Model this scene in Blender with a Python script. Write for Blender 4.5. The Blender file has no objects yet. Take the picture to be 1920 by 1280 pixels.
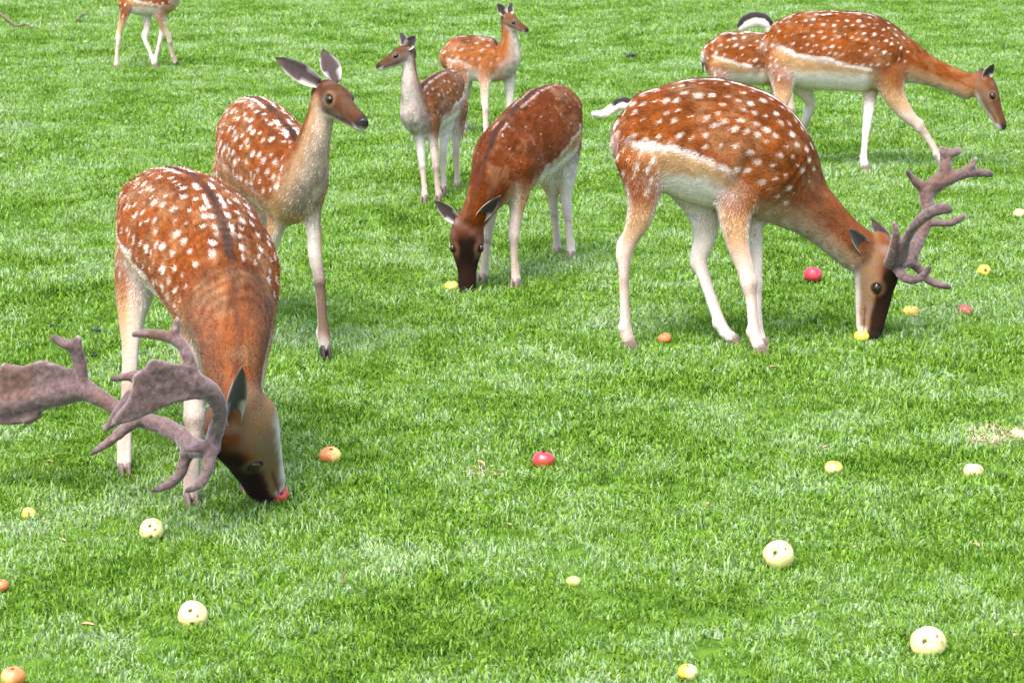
import bpy, bmesh, math, random
import numpy as np
from mathutils import Vector, Matrix, kdtree, geometry

# ------------------------------------------------------------------ camera, world, light
S = bpy.context.scene
C = S.collection
F = 5000.0
HORIZ = -357.0
PITCH = math.atan((640 - HORIZ) / F)
CAMH = math.cos(PITCH) / 0.55
cam_d = bpy.data.cameras.new('camera'); cam = bpy.data.objects.new('camera', cam_d); C.objects.link(cam)
cam_d.sensor_width = 36; cam_d.lens = F / 1920 * 36; cam_d.clip_end = 2000; cam_d.clip_start = 0.1
cam.location = (0, 0, CAMH); cam.rotation_euler = (math.pi / 2 - PITCH, 0, 0)
S.camera = cam
cam_d.dof.use_dof = True; cam_d.dof.focus_distance = 8.6; cam_d.dof.aperture_fstop = 16
W = bpy.data.worlds.new('World'); S.world = W; W.use_nodes = True
wn = W.node_tree.nodes; wl = W.node_tree.links
sky = wn.new('ShaderNodeTexSky'); sky.sky_type = 'NISHITA'; sky.sun_disc = False
SUN_EL, SUN_AZ = math.radians(62), math.radians(205)     # azimuth from +Y toward +X
sky.sun_elevation = SUN_EL; sky.sun_rotation = SUN_AZ; sky.air_density = 1.0; sky.dust_density = 3.0; sky.ozone_density = 1.0
wl.new(sky.outputs[0], wn['Background'].inputs[0]); wn['Background'].inputs[1].default_value = 0.15
sd = bpy.data.lights.new('sun', 'SUN'); sd.energy = 1.45; sd.angle = math.radians(32); sd.color = (1, .95, .90)
so = bpy.data.objects.new('sun', sd); C.objects.link(so)
sdir = Vector((math.sin(SUN_AZ) * math.cos(SUN_EL), math.cos(SUN_AZ) * math.cos(SUN_EL), math.sin(SUN_EL)))
so.rotation_euler = sdir.to_track_quat('Z', 'Y').to_euler(); so.location = (0, 5, 20)
S.view_settings.view_transform = 'Standard'; S.view_settings.look = 'None'
S.view_settings.exposure = 1.68; S.view_settings.gamma = 1; S.view_settings.use_curve_mapping = False

# ------------------------------------------------------------------ helpers
rng = np.random.default_rng(7)
random.seed(7)
cp, sp = math.cos(PITCH), math.sin(PITCH)
def ray(u, v):
    a, b = (u - 960) / F, -(v - 640) / F
    return np.array([a, cp + b * sp, -sp + b * cp])
def G(u, v):                       # where a photo pixel's ray meets the lawn
    d = ray(u, v); return d * (CAMH / -d[2]) + np.array([0, 0, CAMH])
def P(u, v, Y):                    # the point of that ray at distance Y
    d = ray(u, v); return d * (Y / d[1]) + np.array([0, 0, CAMH])
def mpp(u, v, Y):                  # metres per photo pixel there
    d = ray(u, v); return (Y / d[1]) / F
def nrm(a):
    a = np.asarray(a, float); return a / (np.linalg.norm(a, axis=-1, keepdims=True) + 1e-12)
def tag(o, label=None, cat=None, group=None, kind=None):
    if label: o['label'] = label
    if cat: o['category'] = cat
    if group: o['group'] = group
    if kind: o['kind'] = kind
    return o
def mesh_obj(name, V, Fc, mat, parent=None, col=None, smooth=True):
    me = bpy.data.meshes.new(name)
    V = np.asarray(V, float)
    if isinstance(Fc, np.ndarray):
        n, k = Fc.shape
        me.vertices.add(len(V)); me.vertices.foreach_set('co', V.ravel())
        me.loops.add(n * k); me.loops.foreach_set('vertex_index', Fc.ravel().astype(np.int32))
        me.polygons.add(n); me.polygons.foreach_set('loop_start', np.arange(n, dtype=np.int32) * k)
        me.polygons.foreach_set('loop_total', np.full(n, k, dtype=np.int32))
        me.update(calc_edges=True); me.validate()
    else:
        me.from_pydata([tuple(v) for v in V], [], Fc); me.update()
    if smooth: me.polygons.foreach_set('use_smooth', np.ones(len(me.polygons), bool))
    if col is not None:
        a = me.color_attributes.new('Col', 'FLOAT_COLOR', 'POINT')
        c4 = np.ones((len(V), 4)); c4[:, :3] = col; a.data.foreach_set('color', c4.ravel())
    if mat: me.materials.append(mat)
    o = bpy.data.objects.new(name, me); C.objects.link(o)
    if parent is not None:
        o.parent = parent; o.matrix_parent_inverse = Matrix.Translation(-parent.location)
    return o
def sm(x, a, b):
    t = np.clip((x - a) / (b - a), 0, 1); return t * t * (3 - 2 * t)
def mix(a, b, t):
    t = np.asarray(t)[..., None]; return np.asarray(a) * (1 - t) + np.asarray(b) * t

# smooth value noise in 3-D (numpy)
_tab = np.random.default_rng(3).random((32, 32, 32))
def noise(p, sc):
    q = np.asarray(p) * sc; i = np.floor(q).astype(int); f = q - i; f = f * f * (3 - 2 * f)
    r = 0
    for dx in (0, 1):
        for dy in (0, 1):
            for dz in (0, 1):
                w = (f[:, 0] if dx else 1 - f[:, 0]) * (f[:, 1] if dy else 1 - f[:, 1]) * (f[:, 2] if dz else 1 - f[:, 2])
                r = r + w * _tab[(i[:, 0] + dx) % 32, (i[:, 1] + dy) % 32, (i[:, 2] + dz) % 32]
    return r

# ------------------------------------------------------------------ materials
def new_mat(name):
    m = bpy.data.materials.new(name); m.use_nodes = True
    return m, m.node_tree.nodes, m.node_tree.links, m.node_tree.nodes['Principled BSDF']
def attr_mat(name, rough=.8, spec=.3, sheen=0, sheen_tint=(1, 1, 1), bump=0, bscale=300, var=.15, coat=0):
    m, n, l, b = new_mat(name)
    a = n.new('ShaderNodeAttribute'); a.attribute_name = 'Col'
    tc = n.new('ShaderNodeTexCoord')
    ns = n.new('ShaderNodeTexNoise'); ns.inputs['Scale'].default_value = bscale; ns.inputs['Detail'].default_value = 3
    l.new(tc.outputs['Object'], ns.inputs['Vector'])
    mr = n.new('ShaderNodeMapRange'); mr.inputs['To Min'].default_value = 1 - var; mr.inputs['To Max'].default_value = 1 + var
    l.new(ns.outputs[0], mr.inputs[0])
    mx = n.new('ShaderNodeVectorMath'); mx.operation = 'SCALE'
    l.new(a.outputs['Color'], mx.inputs[0]); l.new(mr.outputs[0], mx.inputs['Scale'])
    l.new(mx.outputs[0], b.inputs['Base Color'])
    b.inputs['Roughness'].default_value = rough; b.inputs['Specular IOR Level'].default_value = spec
    b.inputs['Sheen Weight'].default_value = sheen; b.inputs['Sheen Roughness'].default_value = .45
    b.inputs['Sheen Tint'].default_value = (*sheen_tint, 1)
    b.inputs['Coat Weight'].default_value = coat
    if bump:
        bp = n.new('ShaderNodeBump'); bp.inputs['Strength'].default_value = bump; bp.inputs['Distance'].default_value = .003
        l.new(ns.outputs[0], bp.inputs['Height']); l.new(bp.outputs[0], b.inputs['Normal'])
    return m
M_skin = attr_mat('deer_coat_underlayer', .9, .08, .03, bump=.5, bscale=160)
M_fur = attr_mat('deer_fur', .7, .10, .05, (.95, .88, 1), bscale=45, var=.16)
M_ear = attr_mat('deer_ear', .8, .2, .3, bump=.3, bscale=200)
M_antler = attr_mat('antler_velvet', .85, .15, .45, (.95, .86, .92), bump=.6, bscale=210, var=.38)
M_hoof = attr_mat('hoof_horn', .45, .4, bump=.2)
M_apple = attr_mat('apple_skin', .38, .5, bscale=90, var=.07, coat=.15)
def plain(name, col, rough=.5, spec=.5, bscale=80, var=.2):
    m, n, l, b = new_mat(name)
    ns = n.new('ShaderNodeTexNoise'); ns.inputs['Scale'].default_value = bscale
    tc = n.new('ShaderNodeTexCoord'); l.new(tc.outputs['Object'], ns.inputs['Vector'])
    cr = n.new('ShaderNodeValToRGB')
    cr.color_ramp.elements[0].position = .3; cr.color_ramp.elements[1].position = .7
    cr.color_ramp.elements[0].color = (*[c * (1 - var) for c in col], 1); cr.color_ramp.elements[1].color = (*[c * (1 + var) for c in col], 1)
    l.new(ns.outputs[0], cr.inputs[0]); l.new(cr.outputs[0], b.inputs['Base Color'])
    b.inputs['Roughness'].default_value = rough; b.inputs['Specular IOR Level'].default_value = spec
    return m
M_eye = plain('eye_surface', (.012, .007, .005), .08, .6)
M_nose = plain('wet_nose', (.018, .015, .016), .35, .5, 300)
M_stem = plain('apple_stem', (.06, .035, .015), .8, .2)
M_calyx = plain('apple_calyx', (.05, .04, .012), .9, .1)
M_twig = plain('twig_bark', (.16, .11, .07), .9, .2)
M_dung = plain('dark_dropping', (.02, .022, .028), .6, .4)
M_leaf = plain('dry_leaf', (.42, .27, .15), .8, .2, 60, .35)

# ------------------------------------------------------------------ lofting
def cat(stations, sub):
    """Catmull-Rom through rows of numbers"""
    A = np.asarray(stations, float)
    A = np.vstack([2 * A[0] - A[1], A, 2 * A[-1] - A[-2]])
    out = []; ks = []
    for i in range(1, len(A) - 2):
        p0, p1, p2, p3 = A[i - 1], A[i], A[i + 1], A[i + 2]
        for j in range(sub):
            t = j / sub
            out.append(.5 * (2 * p1 + (p2 - p0) * t + (2 * p0 - 5 * p1 + 4 * p2 - p3) * t * t + (3 * p1 - p0 - 3 * p2 + p3) * t ** 3))
            ks.append(i - 1 + t)
    out.append(A[-2]); ks.append(len(A) - 3)
    return np.array(out), np.array(ks)
class Chain:
    """centres + half-height (along U) + half-width (along Lat); builds a closed loft and answers body coordinates"""
    def __init__(s, kind, pts, hh, hw, lat=None, up=None, sub=5, egg=0.0):
        s.kind = kind
        A, s.k = cat(np.column_stack([pts, hh, hw]), sub)
        s.p = A[:, :3]; s.hh = np.maximum(A[:, 3], .003); s.hw = np.maximum(A[:, 4], .003)
        s.n = len(pts)
        s.T = nrm(np.gradient(s.p, axis=0))
        if lat is not None:
            L = np.tile(nrm(lat), (len(s.p), 1)); L = nrm(L - (L * s.T).sum(1)[:, None] * s.T); s.L = L; s.U = nrm(np.cross(L, s.T))
            # U points towards +Z for torsos (lat chosen accordingly)
        else:
            U = np.tile(nrm(up), (len(s.p), 1)); U = nrm(U - (U * s.T).sum(1)[:, None] * s.T); s.U = U; s.L = nrm(np.cross(s.T, U))
        s.egg = egg
    def mesh(s, seg=26):
        V = []; Fs = []
        p, hh, hw, U, L, T = s.p, s.hh, s.hw, s.U, s.L, s.T
        # rounded ends
        def ends(i, sg):
            r = min(hh[i], hw[i]) * .8
            return [(p[i] + sg * T[i] * r * math.sin(a), hh[i] * math.cos(a), hw[i] * math.cos(a), U[i], L[i]) for a in (.5, 1.0, 1.35)]
        rings = list(reversed(ends(0, -1))) + [(p[i], hh[i], hw[i], U[i], L[i]) for i in range(len(p))] + ends(len(p) - 1, 1)
        ph = np.linspace(0, 2 * np.pi, seg, endpoint=False)
        for (c, a, b, u, l) in rings:
            V.append(c + np.outer(np.cos(ph) * a, u) + np.outer(np.sin(ph) * b * (1 - s.egg * np.cos(ph)), l))
        V = np.vstack(V); R = len(rings)
        for r in range(R - 1):
            for j in range(seg):
                k = (j + 1) % seg
                Fs.append((r * seg + j, r * seg + k, (r + 1) * seg + k, (r + 1) * seg + j))
        Fs.append(tuple(range(seg - 1, -1, -1))); Fs.append(tuple((R - 1) * seg + j for j in range(seg)))
        return V, Fs
    def coords(s, V):
        best = np.full(len(V), 1e9); idx = np.zeros(len(V), int)
        av = (s.hh + s.hw) / 2
        for i in range(len(s.p)):
            d = V - s.p[i]
            q = (d @ s.U[i] / s.hh[i]) ** 2 + (d @ s.L[i] / s.hw[i]) ** 2 + (d @ s.T[i] / (av[i] * .8)) ** 2
            m = q < best; best[m] = q[m]; idx[m] = i
        d = V - s.p[idx]
        s.score = np.sqrt(best); s.idx = idx
        s.zn = (d * s.U[idx]).sum(1) / s.hh[idx]; s.ln = (d * s.L[idx]).sum(1) / s.hw[idx]
        s.lat = (d * s.L[idx]).sum(1)
        tt = (d * s.T[idx]).sum(1)
        step = np.linalg.norm(np.gradient(s.p, axis=0), axis=1)
        s.kk = s.k[idx] + np.clip(tt / step[idx], -1, 1) * np.gradient(s.k)[idx]
        s.arc = np.cumsum(step)[idx] + tt
def soup(parts):
    V = []; Fs = []; o = 0
    for v, f in parts:
        V.append(v); Fs += [tuple(i + o for i in q) for q in f]; o += len(v)
    return np.vstack(V), Fs
def remesh(V, Fs, vox):
    me = bpy.data.meshes.new('tmp'); me.from_pydata([tuple(v) for v in V], [], Fs)
    bm = bmesh.new(); bm.from_mesh(me); bmesh.ops.recalc_face_normals(bm, faces=bm.faces); bm.to_mesh(me); bm.free()
    o = bpy.data.objects.new('tmp', me); C.objects.link(o)
    md = o.modifiers.new('r', 'REMESH'); md.mode = 'VOXEL'; md.voxel_size = vox
    dg = bpy.context.evaluated_depsgraph_get(); ev = o.evaluated_get(dg); m2 = ev.to_mesh()
    n = len(m2.vertices); co = np.empty(n * 3); m2.vertices.foreach_get('co', co)
    q = len(m2.polygons); lt = np.empty(q, int); m2.polygons.foreach_get('loop_total', lt)
    lv = np.empty(len(m2.loops), int); m2.loops.foreach_get('vertex_index', lv)
    assert (lt == 4).all()
    ed = np.empty(len(m2.edges) * 2, int); m2.edges.foreach_get('vertices', ed)
    ev.to_mesh_clear(); bpy.data.objects.remove(o); bpy.data.meshes.remove(me)
    return co.reshape(-1, 3), lv.reshape(-1, 4), ed.reshape(-1, 2)
def lap(V, E, lam, it):
    n = len(V); a = np.concatenate([E[:, 0], E[:, 1]]); b = np.concatenate([E[:, 1], E[:, 0]])
    deg = np.bincount(a, minlength=n).astype(float)
    for _ in range(it):
        s = np.stack([np.bincount(a, weights=V[b, k], minlength=n) for k in range(3)], 1) / deg[:, None]
        V = V + (s - V) * (lam[:, None] if np.ndim(lam) else lam)
    return V
def vnormals(V, Q):
    n = np.cross(V[Q[:, 2]] - V[Q[:, 0]], V[Q[:, 3]] - V[Q[:, 1]])
    N = np.zeros_like(V)
    for k in range(3):
        for c in range(4): N[:, k] += np.bincount(Q[:, c], weights=n[:, k], minlength=len(V))
    return nrm(N)

# ------------------------------------------------------------------ the lawn
gm, n_, l_, b_ = new_mat('lawn_soil_and_thatch')
tc = n_.new('ShaderNodeTexCoord'); ns = n_.new('ShaderNodeTexNoise'); ns.inputs['Scale'].default_value = 14; ns.inputs['Detail'].default_value = 8
l_.new(tc.outputs['Object'], ns.inputs['Vector'])
cr = n_.new('ShaderNodeValToRGB'); cr.color_ramp.elements[0].position = .35; cr.color_ramp.elements[1].position = .7
cr.color_ramp.elements[0].color = (.05, .11, .010, 1); cr.color_ramp.elements[1].color = (.11, .21, .02, 1)
l_.new(ns.outputs[0], cr.inputs[0]); l_.new(cr.outputs[0], b_.inputs['Base Color']); b_.inputs['Roughness'].default_value = .95
b_.inputs['Specular IOR Level'].default_value = .1
def hgt(x, y):
    p = np.stack([np.atleast_1d(x), np.atleast_1d(y) * 1.6, np.zeros(np.size(x))], 1)
    return (noise(p, 1.3) - .5) * .016 * np.clip((40 - np.atleast_1d(y)) / 10, 0, 1)
xs = np.unique(np.concatenate([np.linspace(-400, -12, 12), np.linspace(-12, 12, 121), np.linspace(12, 400, 12)]))
ys = np.unique(np.concatenate([np.linspace(-200, 2, 8), np.linspace(2, 32, 151), np.linspace(32, 800, 16)]))
XX, YY = np.meshgrid(xs, ys); zz = hgt(XX.ravel(), YY.ravel()); zz[(np.abs(XX.ravel()) > 11.9)] = 0
nx = len(xs); gi = np.arange(len(ys) * nx).reshape(len(ys), nx)
gf = np.stack([gi[:-1, :-1].ravel(), gi[:-1, 1:].ravel(), gi[1:, 1:].ravel(), gi[1:, :-1].ravel()], 1)
ground = mesh_obj('ground', np.column_stack([XX.ravel(), YY.ravel(), zz - .004]), gf, gm); tag(ground, kind='structure')

# grass material: colour varies with the place and the tuft
M_grass, n_, l_, b_ = new_mat('lawn_grass')
geo = n_.new('ShaderNodeNewGeometry')
at = n_.new('ShaderNodeAttribute'); at.attribute_name = 'hue'; at.attribute_type = 'INSTANCER'
big = n_.new('ShaderNodeTexNoise'); big.inputs['Scale'].default_value = 1.5; big.inputs['Detail'].default_value = 8; big.inputs['Roughness'].default_value = .6
l_.new(geo.outputs['Position'], big.inputs['Vector'])
rnd = n_.new('ShaderNodeAttribute'); rnd.attribute_name = 'blade'
ad = n_.new('ShaderNodeMath'); ad.operation = 'MULTIPLY_ADD'; ad.inputs[1].default_value = .42
l_.new(at.outputs['Fac'], ad.inputs[0]); l_.new(big.outputs[0], ad.inputs[2])
ad2 = n_.new('ShaderNodeMath'); ad2.operation = 'MULTIPLY_ADD'; ad2.inputs[1].default_value = .34
l_.new(rnd.outputs['Fac'], ad2.inputs[0]); l_.new(ad.outputs[0], ad2.inputs[2])
mrr = n_.new('ShaderNodeMapRange'); mrr.inputs['From Min'].default_value = .50; mrr.inputs['From Max'].default_value = 1.16
l_.new(ad2.outputs[0], mrr.inputs[0])
cr = n_.new('ShaderNodeValToRGB'); els = cr.color_ramp.elements
els[0].position = 0; els[0].color = (.022, .075, .008, 1); els[1].position = 1; els[1].color = (.40, .49, .25, 1)
for pos, c in ((.24, (.085, .19, .010)), (.46, (.165, .31, .014)), (.65, (.225, .385, .04)), (.84, (.27, .42, .18))):
    e = els.new(pos); e.color = (*c, 1)
l_.new(mrr.outputs[0], cr.inputs[0]); l_.new(cr.outputs[0], b_.inputs['Base Color'])
b_.inputs['Roughness'].default_value = .6; b_.inputs['Specular IOR Level'].default_value = .25
tr = n_.new('ShaderNodeBsdfTranslucent'); l_.new(cr.outputs[0], tr.inputs['Color'])
ms = n_.new('ShaderNodeMixShader'); ms.inputs[0].default_value = .3
out = n_['Material Output']; l_.new(b_.outputs[0], ms.inputs[1]); l_.new(tr.outputs[0], ms.inputs[2]); l_.new(ms.outputs[0], out.inputs[0])

tuftcol = bpy.data.collections.new('grass_tufts')
def tuft(i, nb, rad, hmin, hmax, w):
    V = []; T = []; bl = []
    for b in range(nb):
        r = rad * math.sqrt(random.random()); a = random.uniform(0, 6.283)
        bx, by = r * math.cos(a), r * math.sin(a)
        h = random.uniform(hmin, hmax); d = random.uniform(0, 6.283); lean = random.uniform(.3, 1.35) * h
        ww = w * random.uniform(.7, 1.3); px, py = -math.sin(d) * ww / 2, math.cos(d) * ww / 2
        o = len(V); lx, ly = math.cos(d) * lean, math.sin(d) * lean
        hz = math.sqrt(max(h * h - lean * lean * .55, h * h * .12))
        V += [(bx - px, by - py, -.004), (bx + px, by + py, -.004),
              (bx + px * .9 + lx * .35, by + py * .9 + ly * .35, hz * .6), (bx - px * .9 + lx * .35, by - py * .9 + ly * .35, hz * .6),
              (bx + lx, by + ly, hz)]
        T += [(o, o + 1, o + 2), (o, o + 2, o + 3), (o + 3, o + 2, o + 4)]
        bl += [random.random()] * 5
    me = bpy.data.meshes.new('grass_tuft'); me.from_pydata(V, [], T); me.materials.append(M_grass)
    at = me.attributes.new('blade', 'FLOAT', 'POINT'); at.data.foreach_set('value', bl)
    o = bpy.data.objects.new('grass_tuft', me); tuftcol.objects.link(o)
for i in range(6): tuft(i, 44, .045, .006, .020, .0030)
for i in range(3): tuft(i, 26, .035, .006, .015, .0062)
# bare patches: (u, v, radius px)
BARE = [(1872, 822, 34), (905, 892, 20), (1845, 835, 18)]
bare = [(G(u, v)[:2], r * mpp(u, v, G(u, v)[1])) for u, v, r in BARE]
pts = []; scl = []; hue = []
for (y0, y1, dens, sc) in ((4.2, 8.2, 950, 1.0), (8.2, 13, 650, 1.15), (13, 19, 450, 1.35), (19, 29.5, 280, 1.65)):
    w1 = y1 * .192 + 1.3; area = (y1 - y0) * 2 * w1; n = int(area * dens)
    x = rng.uniform(-w1, w1, n); y = rng.uniform(y0, y1, n)
    k = np.abs(x) < y * .192 + 1.3; x, y = x[k], y[k]
    p2 = np.column_stack([x, y, np.zeros(len(x))])
    keep = np.ones(len(x), bool)
    for c, r in bare:
        dd = np.hypot((x - c[0]) / 1.5, (y - c[1]) / 2.0) + noise(p2, 18) * .05
        keep &= ~((dd < r) & (rng.random(len(x)) < .85))
    x, y, p2 = x[keep], y[keep], p2[keep]
    nz = noise(p2, 2.2); n2 = noise(p2 * [1, .7, 1] + 11, 12.0) * .65 + noise(p2 + 5, 4.0) * .35
    pts.append(np.column_stack([x, y, hgt(x, y)])); scl.append(sc * (.5 + .3 * nz + .75 * n2) * rng.uniform(.75, 1.25, len(x)))
    hue.append(np.clip(.75 * rng.random(len(x)) + .65 * (n2 - .5) + .12, 0, 1))
pts = np.vstack(pts); scl = np.concatenate(scl); hue = np.concatenate(hue)
me = bpy.data.meshes.new('grass'); me.vertices.add(len(pts)); me.vertices.foreach_set('co', pts.ravel())
a = me.attributes.new('sc', 'FLOAT', 'POINT'); a.data.foreach_set('value', scl)
a = me.attributes.new('hue', 'FLOAT', 'POINT'); a.data.foreach_set('value', hue)
a = me.attributes.new('rot', 'FLOAT_VECTOR', 'POINT'); rr = np.zeros((len(pts), 3)); rr[:, 2] = rng.uniform(0, 6.283, len(pts)); rr[:, :2] = rng.normal(0, .12, (len(pts), 2))
a.data.foreach_set('vector', rr.ravel())
grass = bpy.data.objects.new('grass', me); C.objects.link(grass)
tag(grass, 'short bright green lawn grass covering the whole ground', 'grass', kind='stuff')
ng = bpy.data.node_groups.new('grass_scatter', 'GeometryNodeTree')
ng.interface.new_socket('Geometry', in_out='INPUT', socket_type='NodeSocketGeometry'); ng.interface.new_socket('Geometry', in_out='OUTPUT', socket_type='NodeSocketGeometry')
N = ng.nodes; L = ng.links
gi_ = N.new('NodeGroupInput'); go_ = N.new('NodeGroupOutput'); iop = N.new('GeometryNodeInstanceOnPoints')
ci = N.new('GeometryNodeCollectionInfo'); ci.inputs[0].default_value = tuftcol; ci.inputs['Separate Children'].default_value = True; ci.inputs['Reset Children'].default_value = True
def named(nm, dt):
    q = N.new('GeometryNodeInputNamedAttribute'); q.data_type = dt; q.inputs['Name'].default_value = nm; return q.outputs['Attribute']
m2p = N.new('GeometryNodeMeshToPoints')
L.new(gi_.outputs[0], m2p.inputs[0]); L.new(m2p.outputs[0], iop.inputs['Points']); L.new(ci.outputs[0], iop.inputs['Instance']); iop.inputs['Pick Instance'].default_value = True
L.new(named('rot', 'FLOAT_VECTOR'), iop.inputs['Rotation']); L.new(named('sc', 'FLOAT'), iop.inputs['Scale'])
L.new(iop.outputs[0], go_.inputs[0])
md = grass.modifiers.new('scatter', 'NODES'); md.node_group = ng

# ------------------------------------------------------------------ deer
RUST = np.array([.25, .062, .008]); RUSTD = np.array([.10, .027, .006]); TAN = np.array([.52, .31, .15]); WHITE = np.array([.86, .77, .69])
PINK = np.array([.74, .53, .42]); BLACK = np.array([.018, .013, .011]); CHOC = np.array([.10, .045, .02]); GREY = np.array([.33, .27, .23])
HEAD = [  # t, z, hh, hw
    (-.05, -.085, .14, .12), (.07, -.055, .20, .155), (.2, -.045, .215, .178), (.36, -.045, .198, .176), (.5, -.048, .172, .145),
    (.64, -.050, .140, .112), (.78, -.048, .120, .097), (.90, -.048, .110, .098), (.975, -.048, .088, .082)]
def deer(sp_):
    d = sp_; front = d.get('front', False); base = np.array(d['base'], float)
    root = bpy.data.objects.new(d['name'], None); C.objects.link(root); root.location = base; root.empty_display_size = .1
    tag(root, d['label'], 'deer', d.get('group', 'herd of spotted deer on the lawn'))
    T = d['torso']; ks = d['sh']
    pts = np.array([P(u, v, Y) for u, v, Y, hh, hw in T]); m = np.array([mpp(u, v, Y) for u, v, Y, hh, hw in T])
    hd = pts[ks] - pts[0]; hd[2] = 0; hd = nrm(hd); latv = np.cross(hd, [0, 0, 1])   # animal's right
    latn = -latv
    hhs = np.array([t[3] for t in T]) * m; hws = np.array([t[4] for t in T]) * m
    tor = Chain('torso', pts, hhs, hws, lat=latn, egg=.10)
    if tor.U[3][2] < 0: tor.U *= -1; tor.L *= -1
    chains = [tor]
    feet = []
    for lg in d['legs']:
        st = lg['st']; Yt = lg['Y']; uf, vf, _ = st[-1]; gy = G(uf, lg.get('gv', vf + 4))[1]
        v0 = st[0][1]; pl = []; r1 = []; r2 = []
        for (u, v, r) in st:
            f = min(max((v - v0) / (st[-1][1] - v0), 0), 1); Y = Yt + (gy - Yt) * f ** 1.3
            pp = P(u, v, Y); rm = r * mpp(u, v, Y)
            pl.append(pp)
            if front: a, b = (rm * 1.35 if rm > .035 else rm * 1.1), rm
            else: a, b = rm, (rm * .88 if rm < .035 else .031 + (rm - .035) * .42)
            r1.append(a); r2.append(b)
        pl = np.array(pl); pl[-1][2] = max(pl[-1][2], .028)
        if d.get('debug'): print('LEG', d['name'], lg['hind'], [round(float(x[2]), 2) for x in pl])
        ch = Chain('hind' if lg['hind'] else 'fore', pl, r1, r2, up=hd, sub=5); chains.append(ch)
        ch.side = np.sign(((pl[0] - tor.p[len(tor.p) // 3]) @ (-latv))) or 1
        feet.append((pl[-1], pl[-2], r2[-1], lg.get('hoof', 'pale'), lg.get('dir', hd)))
    # head
    po, no, up = d['poll'], d['nose'], np.array(d['up'], float)
    A = P(*po); B = P(*no); ax = B - A; HL = d.get('HL', np.linalg.norm(ax)); ax = nrm(ax); ET = d.get('et', .40); EU = d.get('eu', .04)
    up = nrm(up - (up @ ax) * ax); sd_ = np.cross(ax, up); hk = d.get('hk', 1.0)
    hp = np.array([A + ax * HL * t + up * HL * z for t, z, _, _ in HEAD])
    mz = d.get('mz', 1.0)
    head = Chain('head', hp, [q[2] * HL * hk * (mz if q[0] > .55 else 1) for q in HEAD], [q[3] * HL * d.get('hkw', 1.0) for q in HEAD], up=up, sub=4)
    chains.append(head)
    parts = [c.mesh() for c in chains]
    # brow ridges, cheeks and jaw give the skull planes
    def ball(c, r, ax3=None, n=12):
        V = []; Fs = []
        for i in range(n // 2 + 1):
            th = math.pi * i / (n // 2)
            for j in range(n):
                p_ = 2 * math.pi * j / n; V.append((math.sin(th) * math.cos(p_), math.sin(th) * math.sin(p_), math.cos(th)))
        V = np.array(V)
        for i in range(n // 2):
            for j in range(n): Fs.append((i * n + j, i * n + (j + 1) % n, (i + 1) * n + (j + 1) % n, (i + 1) * n + j))
        V = V * r if np.ndim(r) == 0 else V * np.array(r)
        if ax3 is not None: V = V @ np.array(ax3)
        return V + c, Fs
    fr = np.array([ax, up, sd_])
    for s_ in (-1, 1):
        parts.append(ball(A + ax * HL * (ET - .06) + up * HL * (EU + .05) + sd_ * s_ * HL * .125, (HL * .13, HL * .05, HL * .05), fr))
        parts.append(ball(A + ax * HL * .30 - up * HL * .13 * hk + sd_ * s_ * HL * .085, (HL * .17, HL * .10, HL * .06), fr))
        parts.append(ball(A + ax * HL * .93 - up * HL * .01 + sd_ * s_ * HL * .045, (HL * .06, HL * .05, HL * .035), fr))
    # hocks, knees and dewclaws
    for c in chains:
        if c.kind in ('hind', 'fore'):
            z = c.p[:, 2]; tz = z[0]; q = int(np.argmin(np.abs(z / tz - (.49 if c.kind == 'hind' else .42)))); r = c.hh[q]
            if c.kind == 'hind': parts.append(ball(c.p[q] - hd * r * .75 + np.array([0, 0, r * 1.0]), (r * .5, r * .6, r * 1.9), np.array([hd, -latv, nrm(np.array([0, 0, 1.]) + hd * .12)])))
            else: parts.append(ball(c.p[q] + hd * r * .15, (r * 1.08, r * 1.1, r * 1.5), np.array([hd, -latv, [0, 0, 1]])))
            q = int(np.argmin(np.abs(z - .075))); r = c.hh[q]; parts.append(ball(c.p[q] - hd * r * .45, (r * .9, r * 1.15, r * 1.1), np.array([hd, -latv, [0, 0, 1]])))
    # shoulder blades and hip masses
    for c in chains:
        if c.kind in ('hind', 'fore'):
            r = c.hh[0]; parts.append(ball(c.p[0] + np.array([0, 0, r * .25]), (r * .9, c.hw[0] * .85, r * 1.15), np.array([hd, -latv, [0, 0, 1]])))
    V, Fs = soup(parts)
    V, Q, E = remesh(V, Fs, d.get('vox', .0065))
    for c in chains: c.coords(V)
    sc = np.stack([c.score for c in chains]); wt = np.exp(-9 * (sc - sc.min(0))); wt /= wt.sum(0)
    rad = np.stack([np.minimum(c.hh, c.hw)[c.idx] for c in chains]); rr = (wt * rad).sum(0)
    V = lap(V, E, np.clip((rr - .010) / .05, .12, .85) * .8, d.get('smooth', 14))
    Nn = vnormals(V, Q); c = tor; wT = wt[0]
    bb = np.where(c.kk < ks, c.kk / ks, 1 + (c.kk - ks) / (c.n - 1 - ks)); sz = tor.hh.max() / .2
    g_ = lambda x, m_, s_: np.exp(-((x - m_) / s_) ** 2)
    disp = -.011 * g_(bb, .80, .05) * g_(c.zn, -.25, .5) - .014 * g_(bb, .27, .07) * g_(c.zn, .05, .3) + .010 * g_(bb, .17, .05) * g_(c.zn, .62, .2)
    disp += .0022 * np.sin(bb * 62 + c.zn * 3) * g_(bb, .58, .14) * g_(c.zn, -.15, .4) + .008 * g_(bb, .96, .07) * g_(c.zn, .35, .35) - .007 * g_(bb, 1.12, .05) * g_(c.zn, .1, .5)
    disp += .010 * g_(bb, .02, .1) * g_(np.abs(c.ln), .35, .15) * 0 + (noise(V, 13) - .5) * .008
    V = V + Nn * (disp * wT * sz)[:, None]; Nn = vnormals(V, Q)
    # ---- colour and hair direction
    ezn = .30
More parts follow.
